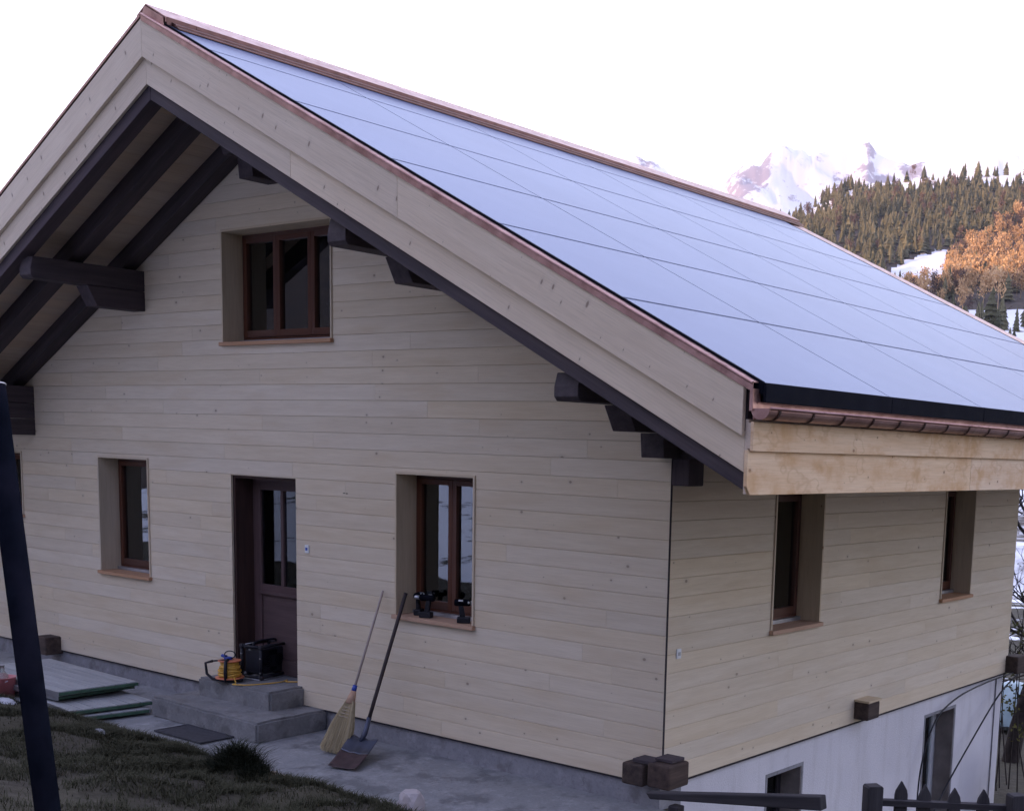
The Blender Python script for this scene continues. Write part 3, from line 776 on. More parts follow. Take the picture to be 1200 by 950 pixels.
# snowy mountain range behind
YW = [15, 21.3, 23.75, 25.5, 26.6, 27.4, 27.75, 28.2, 28.8, 29.9, 31.0, 31.56, 32.2, 33.1, 34.3, 35.4, 36.3, 37.1, 37.85, 39.5, 44, 55, 70, 80]
EL = [12.6, 12.5, 12.4, 12.4, 12.7, 13.1, 13.5, 13.2, 12.75, 12.55, 12.75, 12.95, 12.5, 11.9, 11.72, 11.45, 12.0, 12.5, 12.4, 12.0, 11.2, 7, 5, 4]
P = []; nr = 60; aa = [10+i*.16 for i in range(0, 440)]
for i in range(nr):
    r = 3600+i*85.
    for a in aa:
        e = np.interp(a, YW, EL)+.16*mn.fractal(Vector((a*1.7, 3, 1)), .8, 2.2, 6); zr = 7300*math.tan(R(e))
        t = (r-3600)/3700; base = 150+(zr-150)*(t**1.25 if t < 1 else 1-(t-1)*1.6)
        x = 5.8-r*math.sin(R(a)); y = -8+r*math.cos(R(a))
        f = 1-abs(mn.fractal(Vector((x, y, 7))*.0011, .9, 2.1, 7))*1.1
        base += 330*(f-.72)*(.35+.65*min(1, t))*(1-.75*math.exp(-((t-1)/.05)**2))
        P.append((x, y, base))
def msnow(q):
    r, yw = polar(q[0], q[1]); e = np.interp(yw, YW, EL); el = math.degrees(math.atan2(q[2], r))
    s = .60
    d = (e-el)
    for (ya_, yb_, d0, d1) in ((31.8, 34.0, -.2, 1.3), (27.3, 28.4, -.2, .9), (25.2, 26.6, .0, .9), (36.6, 37.9, -.3, .5), (34.4, 36.2, -.2, .35), (26.5, 29.5, 1.0, 2.0)):
        if ya_ < yw < yb_ and d0 < d < d1: s -= .15*min(1, (yw-ya_)/.3, (yb_-yw)/.3)
    return s
tag(sheet('snowy_mountain', P, nr, len(aa), 'mountain', msnow), kind='structure')

# concrete walkway (own sheet with an uneven thickness, 4 mm over the ground)
m_ = MB()
nx = 130; vs = []; 
for i in range(nx+1):
    x = -12.6+(12.6+.3)*i/nx
    e = -1.46-.07*mn.fractal(Vector((x*1.1, 0, 3)), 1., 2., 5)-.06*(x < -6)
    if x > -.35: e = -1.2
    row = [(x, .03, -.2), (x, -.35, -.2+.004*mn.noise(Vector((x*2, 1, 0)))), (x, -.8, -.203+.006*mn.noise(Vector((x*2, 2, 0)))), (x, -1.15, -.207+.006*mn.noise(Vector((x*2, 3, 0)))), (x, e, -.212), (x, e-.01, -.33)]
    vs += row
fs = [(i*6+j, (i+1)*6+j, (i+1)*6+j+1, i*6+j+1) for i in range(nx) for j in range(5)]
m_.poly(vs, fs, (1, 0, 0)); tag(m_.build('concrete_path', 'conc', smooth_=False), kind='structure')

# dark doormat grate in the walkway
g = thing('floor_grate', (-4.9, -1.0, -.195), 'dark sunken grate set in the walkway before the steps', 'grate')
m_ = MB(); m_.box((-5.28, -1.18, -.2), (-4.55, -.84, -.188)); m_.build('mat', 'trash', g)
m_ = MB()
for (a, b_) in (((-5.30, -1.20, -.2), (-4.53, -1.181, -.184)), ((-5.30, -.839, -.2), (-4.53, -.82, -.184)), ((-5.30, -1.18, -.2), (-5.281, -.84, -.184)), ((-4.549, -1.18, -.2), (-4.53, -.84, -.184))): m_.box(a, b_)
m_.build('rim', 'trash', g)

# grass
def blades(name, n, region, seedv, hmin, hmax, mat='grass', wid=.006):
    rg = np.random.RandomState(seedv); V = []; F = []
    cnt = 0
    for _ in range(n):
        x, y = region(rg)
        cl = mn.noise(Vector((x*1.8, y*1.8, 5)))
        if cl+.5*mn.noise(Vector((x*5, y*5, 1))) < -.06 and rg.rand() < .88: continue
        zz = gz_(x, y); h = rg.uniform(hmin, hmax)*(1+.8*cl); a = rg.rand()*6.283; lean = rg.uniform(.4, 2.2)*h
        dx, dy = math.cos(a)*lean, math.sin(a)*lean; wx, wy = -math.sin(a)*wid, math.cos(a)*wid
        i = len(V)
        V += [(x-wx, y-wy, zz-.01), (x+wx, y+wy, zz-.01), (x+dx*.45+wx*.7, y+dy*.45+wy*.7, zz+h*.75), (x+dx*.45-wx*.7, y+dy*.45-wy*.7, zz+h*.75), (x+dx, y+dy, zz+h)]
        F += [(i, i+1, i+2, i+3), (i+3, i+2, i+4)]
    me = bpy.data.meshes.new(name); me.from_pydata(V, [], F); me.update(); me.materials.append(MAT[mat])
    o = bpy.data.objects.new(name, me); COL.objects.link(o); return o
def gz_(x, y):
    z = HF(x, y)
    if y < -1.52: z += .055*mn.fractal(Vector((x*1.6, y*1.6, 0)), 1., 2., 4)*clamp((-1.5-y)/.25)+.02+.17*math.exp(-(((x+2.98)/.22)**2+((y+1.86)/.16)**2))
    return z
def reg1(rg):
    while True:
        x = rg.uniform(-9., 1.2); y = -1.42-abs(rg.exponential(.9))
        if y > -5 and (y < -1.5 or rg.rand() < .4): return x, y
tag(blades('grass', 150000, reg1, 3, .018, .06, wid=.0032), 'short matted winter grass covering the bank before the walkway', 'grass', kind='stuff')
def reg2(rg):
    a = rg.rand()*6.283; q = rg.rand()**.6; return -2.98+.30*q*math.cos(a), -1.86+.21*q*math.sin(a)
tag(blades('grass_tuft', 1900, reg2, 9, .04, .11, wid=.004), 'shaggy green tuft of grass at the edge of the concrete walkway', 'grass tuft')

# crumbs of wood and snow by the path edge
m_ = MB(); rg = random.Random(5)
for _ in range(60):
    x = rg.uniform(-3.5, -2.55); y = -1.44-.1*rg.random(); L = rg.uniform(.02, .12); a = rg.uniform(-.5, .5)
    w = rg.uniform(.004, .012); d = Vector((math.cos(a), math.sin(a), rg.uniform(-.1, .2)))*L; n_ = Vector((-math.sin(a), math.cos(a), 0))*w
    p = Vector((x, y, -.165)); u = Vector((0, 0, .006))
    m_.hexa([p-n_, p+d-n_, p+d+n_, p+n_, p-n_+u, p+d-n_+u, p+d+n_+u, p+n_+u])
tag(m_.build('wood_chips', 'paletimber'), 'pale wood splinters scattered along the walkway edge', 'wood chips', kind='stuff')
def chunk(name, c, s, mat, label, cat, seedv, group=None):
    m_ = MB(); import bmesh
    bm = bmesh.new(); bmesh.ops.create_icosphere(bm, subdivisions=3, radius=1)
    for v in bm.verts:
        n_ = Vector(v.co); d = 1+.28*mn.fractal(n_*1.3+Vector((seedv, 0, 0)), 1., 2., 4)
        q = n_*d; q = Vector((max(-.78, min(.78, q.x)), max(-.8, min(.8, q.y)), max(-.7, min(.72, q.z))))
        v.co = Vector((q.x*s[0], q.y*s[1], q.z*s[2]))
    bm.verts.index_update(); m_.poly([tuple(v.co) for v in bm.verts], [tuple(v.index for v in f.verts) for f in bm.faces]); bm.free()
    o = m_.build(name, mat, loc=c); return tag(o, label, cat, group)
chunk('stone', (-1.46, -1.36, -.13), (.125, .10, .13), 'stone', 'largest pale stone standing by the walkway edge', 'stone', 2)
chunk('stone', (-1.78, -1.76, -.17), (.12, .11, .10), 'stone', 'rounded grey stone in the grass left of the two others', 'stone', 5)
chunk('stone', (-1.55, -1.56, -.15), (.09, .08, .07), 'stone', 'small low stone between the two bigger stones', 'stone', 8)
for (x, y, s, l) in ((-7.1, -1.75, .13, 'grey remnant of old snow on the grass beside the leaning pole'), (-7.65, -1.8, .22, 'long flat remnant of old snow left of the pole'), (-5.05, -1.9, .07, 'small white fleck of snow on the dark grass')):
    m_ = MB(); n = 14; pts = []
    for i in range(n):
        a = 2*math.pi*i/n; rr = s*(1+.3*mn.noise(Vector((a*2, x, 0)))); pts.append((rr*1.4*math.cos(a), rr*.6*math.sin(a), 0))
    vs = [(0, 0, .035)]+[(p[0]*.6, p[1]*.6, .028) for p in pts]+[(p[0], p[1], -.01) for p in pts]
    fs = [(0, 1+i, 1+(i+1) % n) for i in range(n)]+[(1+i, 1+n+i, 1+n+(i+1) % n, 1+(i+1) % n) for i in range(n)]
    m_.poly(vs, fs)
    if 'snowm' not in MAT: MAT['snowm'] = plain('old_snow', (.42, .43, .47), .8, 0, .2, 20, bump=.4)
    tag(m_.build('snow_patch', 'snowm', loc=(x, y, gz_(x, y)+.02), smooth_=True), kind='structure')

# ------------------------------------------------------------------ leaning pole
pl = thing('leaning_pole', (2.628, -6.386, .9), 'dark hollow metal pole leaning in the left foreground', 'pole')
a = Vector((2.386, -6.361, 2.82)); b_ = Vector((2.7, -6.395, 1.44)); d = (b_-a).normalized(); e = b_+d*(1.1)
m_ = MB(); rad = .0315; n = 28
u = d.orthogonal().normalized(); w = d.cross(u); vs = []; fs = []
for (p, rr) in ((a, rad-.004), (a, rad), (e, rad), (e, rad-.004), (a+d*.5, rad-.004)):
    for i in range(n): t = 2*math.pi*i/n; vs.append(p+(u*math.cos(t)+w*math.sin(t))*rr)
for (q0, q1) in ((0, 1), (1, 2), (2, 3), (4, 0)):
    for i in range(n): fs.append((q0*n+i, q0*n+(i+1) % n, q1*n+(i+1) % n, q1*n+i))
fs.append(tuple(4*n+i for i in range(n))); m_.poly(vs, fs, d); m_.build('tube', 'pole', pl, smooth_=True)
m_ = MB(); t0 = a+d*.002
for i in range(n+1): pass
ring = [t0+(u*math.cos(2*math.pi*i/n)+w*math.sin(2*math.pi*i/n))*(rad-.001) for i in range(n+1)]
m_.tube(ring, .0028, 6, cap=False); m_.build('rim', 'graymetal', pl, smooth_=True)

# ------------------------------------------------------------------ broom and shovel
br = thing('broom', (-3.34, -.56, -.2), 'straw broom with blue collar leaning upside on the facade beside the shovel', 'broom')
br['label'] = 'straw broom with blue collar leaning against the facade'
top = Vector((-3.30, -.03, 1.29)); bot = Vector((-3.34, -.57, -.19)); ax = (bot-top).normalized()
F_ = top+(bot-top)*.60
m_ = MB(); m_.tube([top, top+(F_-top)*.5, F_+ax*.05], [.011, .0115, .012], 10); m_.build('handle', 'handle', br, smooth_=True)
m_ = MB(); m_.tube([F_-ax*.02, F_+ax*.04], [.021, .024], 14); m_.build('collar', 'blue', br, smooth_=True)
m_ = MB(); m_.tube([F_+ax*.035, F_+ax*.09, F_+ax*.16], [.024, .036, .045], 14); m_.build('neck_binding', 'sill', br, smooth_=True)
m_ = MB(); rg = random.Random(3)
wv = Vector((.87, .42, 0)); wv = (wv-ax*wv.dot(ax)).normalized(); nv = ax.cross(wv)
s0 = F_+ax*.13; Lb = (bot-s0).length
for i in range(620):
    uu = rg.uniform(-1, 1); vv = rg.uniform(-1, 1)
    p0 = s0+wv*uu*.038+nv*vv*.03; p1 = s0+ax*Lb*rg.uniform(.93, 1.03)+wv*(uu*.135-.02+rg.uniform(-.01, .01))+nv*vv*.045
    pm = (p0+p1)/2+wv*uu*.02; w2 = wv*.0022; n2_ = nv*.0022
    o_ = (rg.uniform(0, 60), rg.uniform(0, 60), 0)
    vs = []
    for p in (p0, pm, p1): vs += [p-w2, p+n2_, p+w2]
    fs = [(0, 1, 4, 3), (1, 2, 5, 4), (2, 0, 3, 5), (3, 4, 7, 6), (4, 5, 8, 7), (5, 3, 6, 8)]
    m_.poly(vs, fs, ax, o_)
m_.build('bristles', 'straw', br)
for q, t in ((.14, .0), (.2, .0), (.26, 0), (.32, 0)):
    m_ = MB(); c = s0+ax*Lb*q+wv*(-.02*q); ww = .04+.105*q*1.0; dd = .034+.02*q
    ring = [c+wv*ww*math.cos(2*math.pi*i/24)+nv*dd*math.sin(2*math.pi*i/24) for i in range(25)]
    m_.tube(ring, .003, 5, cap=False); m_.build('stitching', 'paletimber', br)

sh = thing('shovel', (-3.05, -.6, -.2), 'flat steel snow shovel with long dark wooden handle leaning by the window', 'shovel')
sh['label'] = 'wide steel shovel with long dark wooden handle leaning on the facade'
ht = Vector((-2.98, -.035, 1.30)); hb = Vector((-3.10, -.43, .0))
m_ = MB(); m_.tube([ht, ht+(hb-ht)*.3, ht+(hb-ht)*.7, hb], [.018, .017, .0175, .018], 12); m_.build('handle', 'handle2', sh, smooth_=True)
m_ = MB(); m_.tube([hb+(ht-hb)*.12, hb, hb+Vector((.0, -.05, -.06))], [.022, .025, .02], 12); m_.build('socket', 'steelblade', sh, smooth_=True)
# blade grid
def blade(f0, f1, mat, nm):
    m_ = MB(); A = Vector((-3.29, -.43, -.11)); B = Vector((-2.92, -.42, -.11)); Cx = Vector((-2.98, -.95, -.185)); D = Vector((-2.70, -.87, -.185))
    nu, nv_ = 14, 10; vs = []
    for i in range(nv_+1):
        t = f0+(f1-f0)*i/nv_
        L = A.lerp(Cx, t); Q = B.lerp(D, t)
        for j in range(nu+1):
            s_ = j/nu; p = L.lerp(Q, s_); e_ = abs(2*s_-1)
            p.z += .06*(1-t)**2+.028*e_**4*(1-t*.6)+.014*(1-t)*abs(math.sin(s_*math.pi*3)); vs.append(p)
    fs = [(i*(nu+1)+j, i*(nu+1)+j+1, (i+1)*(nu+1)+j+1, (i+1)*(nu+1)+j) for i in range(nv_) for j in range(nu)]
    m_.poly(vs, fs); o = m_.build(nm, mat, sh, smooth_=True); sd = o.modifiers.new('t', 'SOLIDIFY'); sd.thickness = .003; return o
blade(0, .46, 'steelblade', 'blade'); blade(.46, 1., 'rust', 'blade_edge')

# ------------------------------------------------------------------ cable reel
rl = thing('cable_reel', (-5.36, -.33, .19), 'orange cable reel wound with yellow cable on the top step', 'cable reel')
c = Vector((-5.30, -.33, .205))
tilt = Matrix.Rotation(R(7), 4, Vector((0, 1, 0)))
def disc(z, r_, mat, nm, th=.01):
    m_ = MB(); m_.lathe([(r_*.99, z), (r_, z+th*.3), (r_, z+th*.7), (r_*.99, z+th)], 32, c); return m_.build(nm, mat, rl, smooth_=False)
disc(.02, .145, 'orange', 'lower_flange'); disc(.195, .115, 'orange', 'upper_flange')
m_ = MB()
for k in range(9):
    z = .04+k*.0185; rr = .108-.0022*abs(k-3)+(.01 if k % 2 else 0)-.0035*k
    m_.tube([(c.x+rr*math.cos(2*math.pi*i/40), c.y+rr*math.sin(2*math.pi*i/40), c.z+z+.006*math.sin(3*2*math.pi*i/40+k)) for i in range(41)], .0105, 7, cap=False)
m_.lathe([(.09, .02), (.09, .2)], 20, c); m_.build('wound_cable', 'cord', rl, smooth_=True)
m_ = MB(); f0 = c+Vector((-.19, -.13, 0))
# black tubular stand
u_ = Vector((.8, .6, 0)); v_ = Vector((.6, -.8, 0))
def q(a, b, z): return c+u_*a+v_*b+Vector((0, 0, z))
m_.tube([q(-.17, .0, .19), q(-.24, .02, .17), q(-.225, .03, .06), q(-.16, .05, .012), q(0, .13, .01), q(.15, .05, .012)], .015, 8)
m_.tube([q(.0, .13, .0), q(.0, .135, .1), q(.0, .12, .205), q(0, .06, .215)], .018, 8)
m_.tube([q(-.17, .0, .19), q(-.1, .02, .2), q(0, .06, .215)], .009, 8); m_.build('stand', 'blackplastic', rl, smooth_=True)
m_ = MB(); m_.box(c+Vector((-.055, -.03, .206)), c+Vector((.02, .03, .235))); m_.tube([c+Vector((-.09, -.03, .245)), c+Vector((-.03, -.01, .235))], .017, 10); m_.build('plug', 'blue', rl, bevel=.006)
m_ = MB(); cc = c+Vector((.01, .0, .262)); m_.tube([cc+u_*.055*math.cos(t)+Vector((0, 0, .038*math.sin(t))) for t in [i*2*math.pi/20 for i in range(21)]], .0055, 7, cap=False); m_.build('plug_lead', 'blackplastic', rl, smooth_=True)
m_ = MB(); path = [(-5.19, -.36, .25), (-5.10, -.40, .205), (-5.08, -.45, .2), (-5.02, -.42, .2), (-4.95, -.36, .2), (-4.88, -.18, .2), (-4.86, -.03, .2), (-4.9, .08, .2), (-4.84, .02, .2), (-4.76, .08, .2), (-4.68, .2, .2)]
def catmull(P, n=8):
    P = [Vector(p) for p in P]; out = []
    for i in range(len(P)-1):
        p0, p1, p2, p3 = P[max(0, i-1)], P[i], P[i+1], P[min(len(P)-1, i+2)]
        for k in range(n):
            t = k/n; out.append(.5*((2*p1)+(p2-p0)*t+(2*p0-5*p1+4*p2-p3)*t*t+(3*p1-p0-3*p2+p3)*t**3))
    out.append(P[-1]); return out
m_.tube(catmull(path), .0065, 7); m_.build('loose_cable', 'cord', rl, smooth_=True)

# ------------------------------------------------------------------ jobsite radio
A = Vector((-5.35, -.16, .195)); Bc = Vector((-5.10, -.10, .195)); ex = (Bc-A).normalized(); ey = Vector((-ex.y, ex.x, 0)); ez = Vector((0, 0, 1))
rd = thing('site_radio', tuple((A+Bc)/2), 'black box shaped site radio with roll cage in the doorway', 'radio')
RW, RD, RH = .26, .44, .36
def rq(a, b, z): return A+ex*a*RW+ey*b*RD+ez*z*RH
def rbox(m_, a0, a1, b0, b1, z0, z1): m_.hexa([rq(a0, b0, z0), rq(a1, b0, z0), rq(a1, b1, z0), rq(a0, b1, z0), rq(a0, b0, z1), rq(a1, b0, z1), rq(a1, b1, z1), rq(a0, b1, z1)])
m_ = MB(); rbox(m_, .1, .9, .07, .93, .12, .86); m_.build('housing', 'blackplastic', rd, bevel=.02)
cg = MB()
for a in (0.02, .98):
    for b in (.03, .97): cg.tube([rq(a, b, .06), rq(a, b, .94)], .016, 10)
    for z in (.06, .94): cg.tube([rq(a, .03, z), rq(a, .97, z)], .016, 10)
for b in (.03, .97):
    for z in (.06, .94): cg.tube([rq(0.02, b, z), rq(.98, b, z)], .016, 10)
cg.build('roll_cage', 'blackplastic', rd, smooth_=True)
m_ = MB()
for a in (.02, .98):
    for b in (.03, .97):
        for z in (.06, .94): rbox(m_, a-.09, a+.09, b-.055, b+.055, z-.06, z+.06)
m_.build('corner_bumpers', 'core', rd, bevel=.012)
m_ = MB()
for b, z in ((.3, .5), (.7, .5)):
    cc = rq(.94, b, z)
    for rr in (.055, .035, .015): m_.tube([cc+ey*rr*math.cos(t)+ez*rr*math.sin(t) for t in [i*2*math.pi/24 for i in range(25)]], .004, 6, cap=False)
m_.build('speaker_grille', 'pole', rd)
m_ = MB(); rbox(m_, .905, .93, .36, .64, .66, .8); rbox(m_, .905, .94, .40, .62, .2, .3); rbox(m_, .06, .1, .3, .7, .55, .75); m_.build('display', 'pole', rd, bevel=.002)
m_ = MB()
for a, b, z in ((.2, .02, .93), (.45, .01, .86), (.98, .0, .62), (.98, -.01, .2), (.05, -.01, .72), (1.04, .95, .7), (1.04, .95, .25)): cc = rq(a, b, z); m_.box(cc-Vector((.008, .008, .007)), cc+Vector((.008, .008, .007)))
m_.build('screw_head', 'graymetal', rd)
m_ = MB(); m_.tube(catmull([rq(.5, .1, .97), rq(.5, .2, 1.05), rq(.5, .8, 1.05), rq(.5, .9, .97)]), .013, 8); m_.build('carry_handle', 'blackplastic', rd, smooth_=True)
m_ = MB(); m_.tube([rq(.1, .1, .98), rq(.3, .7, 1.02)], .005, 6); m_.tube([rq(.2, -.03, .02), rq(.95, -.03, .0), rq(1.1, .4, .0), rq(1.1, .9, .02)], .006, 6); m_.build('aerial', 'graymetal', rd, smooth_=True)

# ------------------------------------------------------------------ cordless tools on the window sill
def drill(loc, rot, label, flip=False):
    t = thing('cordless_drill', loc, label, 'cordless drill', 'cordless tools on the window sill')
    M = Matrix.Translation(Vector(loc)) @ Matrix.Rotation(rot, 4, 'Z')
    X = lambda x, y, z: tuple(M @ Vector((x, y, z)))
    def hb(m_, lo, hi):
        x0, y0, z0 = lo; x1, y1, z1 = hi
        m_.hexa([X(x0, y0, z0), X(x1, y0, z0), X(x1, y1, z0), X(x0, y1, z0), X(x0, y0, z1), X(x1, y0, z1), X(x1, y1, z1), X(x0, y1, z1)])
    m_ = MB(); hb(m_, (-.045, -.035, .0), (.075, .035, .055)); m_.build('battery', 'blackplastic', t, bevel=.008)
    m_ = MB(); m_.hexa([X(-.02, -.017, .055), X(.03, -.017, .055), X(.03, .017, .055), X(-.02, .017, .055), X(-.035, -.017, .16), X(.01, -.017, .16), X(.01, .017, .16), X(-.035, .017, .16)]); m_.build('grip', 'blackplastic', t, bevel=.008)
    m_ = MB(); m_.tube([X(-.07, 0, .185), X(-.06, 0, .185), X(.06, 0, .185), X(.075, 0, .185)], [.024, .031, .031, .024], 16); m_.build('motor_body', 'pole', t, smooth_=True)
    m_ = MB(); m_.tube([X(.076, 0, .185), X(.12, 0, .185), X(.135, 0, .185)], [.02, .02, .01], 12); m_.build('chuck', 'graymetal', t, smooth_=True)
    m_ = MB(); m_.tube([X(.06, -.03, .19), X(.065, -.036, .19)], .01, 8); hb(m_, (-.03, -.034, .2), (.01, -.03, .215)); m_.build('mark', 'white', t)
    return t
drill((-2.78, .05, 1.08), R(200), 'upright cordless drill with white marks on the sill, left of the pair')
drill((-2.98, .12, 1.08), R(120), 'cordless driver at the back corner of the sill beside the reveal')
drill((-2.33, .05, 1.08), R(40), 'cordless drill at the right end of the window sill')

# ------------------------------------------------------------------ stacked boards left
def slab(cx, cy, z, L, W_, rot, label, ribs=True):
    t = thing('stacked_panel', (cx, cy, z), label, 'panel', 'panels stacked beside the steps')
    M = Matrix.Translation((cx, cy, z)) @ Matrix.Rotation(rot, 4, 'Z')
    X = lambda x, y, z_: tuple(M @ Vector((x, y, z_)))
    def hb(m_, x0, x1, y0, y1, z0, z1): m_.hexa([X(x0, y0, z0), X(x1, y0, z0), X(x1, y1, z0), X(x0, y1, z0), X(x0, y0, z1), X(x1, y0, z1), X(x1, y1, z1), X(x0, y1, z1)], Vector(X(1, 0, 0))-Vector(X(0, 0, 0)))
    h = .05; m_ = MB(); hb(m_, -L/2, L/2, -W_/2, W_/2, .008, h-.012); m_.build('core', 'green', t, bevel=.003)
    m_ = MB(); n = 7; w = W_/n
    for i in range(n): hb(m_, -L/2-.004, L/2-.01, -W_/2+i*w+.004, -W_/2+(i+1)*w-.004, h-.012, h)
    m_.build('deck_boards', 'panelw', t, bevel=.003)
    m_ = MB(); hb(m_, -L/2, L/2, -W_/2-.014, -W_/2, .0, h+.004); hb(m_, -L/2, L/2, W_/2, W_/2+.012, .0, h-.004); m_.build('edge_rail', 'graymetal', t, bevel=.002)
MAT['panelw'] = wood('weathered_panel', (.26, .27, .28), (.38, .39, .40), rough=.7)
slab(-7.53, -1.0, .0, 1.95, .86, R(-2), 'topmost pale ribbed panel with green edge in the stack')
slab(-7.62, -1.05, -.052, 1.95, .86, R(2.5), 'second panel from the top, shifted left under the topmost')
slab(-7.10, -1.04, -.125, 1.95, .84, R(-6), 'third panel down with green edge, jutting towards the steps')
slab(-7.06, -1.10, -.185, 2.0, .90, R(-9), 'lowest panel of the stack lying on the walkway')

# bucket and bottle
bk = thing('bucket', (-7.56, -1.56, -.17), 'pinkish red bucket at the left edge behind the pole', 'bucket')
m_ = MB(); c = (-7.56, -1.56, -.2+.015); m_.lathe([(.11, 0), (.115, .0), (.145, .27), (.15, .275), (.14, .275), (.11, .02)], 28, c); m_.build('shell', 'bucket', bk, smooth_=True)
m_ = MB(); m_.tube(catmull([(c[0]-.148, c[1], c[2]+.25), (c[0]-.1, c[1]-.12, c[2]+.17), (c[0]+.05, c[1]-.16, c[2]+.16), (c[0]+.148, c[1], c[2]+.25)]), .004, 6); m_.build('bail', 'graymetal', bk)
bt = MB(); bt.lathe([(.06, 0), (.068, .02), (.07, .16), (.055, .21), (.025, .25), (.024, .30), (.03, .31), (.02, .312), (.016, .25), (.05, .2), (.06, .02)], 24, (0, 0, 0))
tag(bt.build('glass_bottle', 'bottle', loc=(-7.55, -1.55, -.1), smooth_=True), 'clear glass bottle standing in the red bucket', 'bottle')

# ------------------------------------------------------------------ hoses on the basement wall
for pts, l in (([(.12, 7.55, .02), (.06, 6.6, -.02), (.05, 5.75, -.1), (.05, 5.2, -.3), (.05, 4.9, -.8), (.06, 4.85, -1.5), (.1, 4.8, -2.2)], 'dark hose looping along the basement wall top then hanging down'),
               ([(.13, 7.58, .0), (.1, 7.0, -.22), (.08, 6.2, -.72), (.07, 5.5, -1.2), (.06, 5.0, -1.7), (.1, 4.85, -2.25)], 'dark hose running straight down diagonally from the far beam end')):
    m_ = MB(); m_.tube(catmull(pts), .010, 8); tag(m_.build('hose', 'blackplastic', smooth_=True), l, 'hose')

# rail and picket fence at the bottom right
rl2 = thing('handrail', (1.5, -1.29, -.6), 'dark weathered timber handrail at the bottom edge before the house corner', 'handrail')
p0 = Vector((.86, -1.29, .36)); p1 = Vector((2.173, -1.288, .567)); d = (p1-p0).normalized(); n_ = Vector((0, 1, 0)); u = d.cross(n_).normalized()*-1
if u.z < 0: u = -u
m_ = MB(); hh = .045; ww = .04
m_.hexa([p0-n_*ww-u*hh*.4, p1-n_*ww-u*hh, p1+n_*ww-u*hh, p0+n_*ww-u*hh*.4, p0-n_*ww+u*hh*.6-d*.03, p1-n_*ww+u*hh, p1+n_*ww+u*hh, p0+n_*ww+u*hh*.6-d*.03], d); m_.build('rail', 'fence', rl2, bevel=.008)
m_ = MB()
m_.box((1.02, -1.33, -.9), (1.10, -1.25, .33)); m_.box((1.98, -1.33, -1.1), (2.06, -1.25, .47)); m_.build('post', 'fence', rl2, bevel=.006)
fn = thing('picket_fence', (2.5, -.5, -.6), 'dark picket fence with pointed pickets at the bottom right', 'fence')
fd = Vector((.452, .558, -.136)); fs0 = Vector((2.306, -.927, .639))
def pk(c, w, top, point, nm='picket', dpt=.022, rz=None):
    m_ = MB(); hdir = Vector((.62, .78, 0)).normalized(); fw = Vector((.78, -.62, 0)); z0 = -.9
    if point: prof = [(-w/2, z0), (w/2, z0), (w/2, top-.09), (w*.42, top-.06), (0, top), (-w*.42, top-.06), (-w/2, top-.09)]
    else: prof = [(-w/2, z0), (w/2, z0), (w/2, top-.012), (w/2-.01, top), (-w/2+.01, top), (-w/2, top-.012)]
    m_.prism([(c[0]+hdir.x*a, c[1]+hdir.y*a, z) for a, z in prof], fw*dpt, ax=(0, 0, 1)); m_.build(nm, 'fence', fn, bevel=.004)
pk((2.306, -.927), .105, .645, False, 'post', .09)
for i, (x, y, z) in enumerate(((2.365+.06, -.73, .615), (2.53, -.60, .585), (2.67, -.45, .56), (2.80, -.28, .54), (3.07, .04, .5), (3.2, .2, .48))): pk((x, y), .088, z+.03, True)
pk((2.945, -.12), .11, .54, False, 'post', .09)
m_ = MB(); m_.tube([(2.32, -.90, .52), (3.3, .33, .385)], .028, 4); m_.build('rail', 'fence', fn)

# right background: tarp, brown post, tree, shrub
m_ = MB(); n = 18; vs = []; 
for i in range(n+1):
    for j in range(n+1):
        x = -3.4+1.7*i/n; y = 14.3+1.5*j/n; rx = abs(2*i/n-1); ry = abs(2*j/n-1)
        vs.append((x, y, -2.25+.75*(1-max(rx, ry)**3)+.12*mn.noise(Vector((x*3, y*3, 0)))))
m_.poly(vs, [(i*(n+1)+j, (i+1)*(n+1)+j, (i+1)*(n+1)+j+1, i*(n+1)+j+1) for i in range(n) for j in range(n)]); tag(m_.build('tarpaulin', 'tarp', smooth_=True), 'pale blue tarpaulin over a heap beyond the far house corner', 'tarpaulin')
m_ = MB(); rough_box(m_, (.55, 6.9, -3.), (1.0, 7.35, -.82), .03, .2); tag(m_.build('tree_stump', 'bark'), 'dark brown stump at the right edge beside the basement corner', 'tree stump')

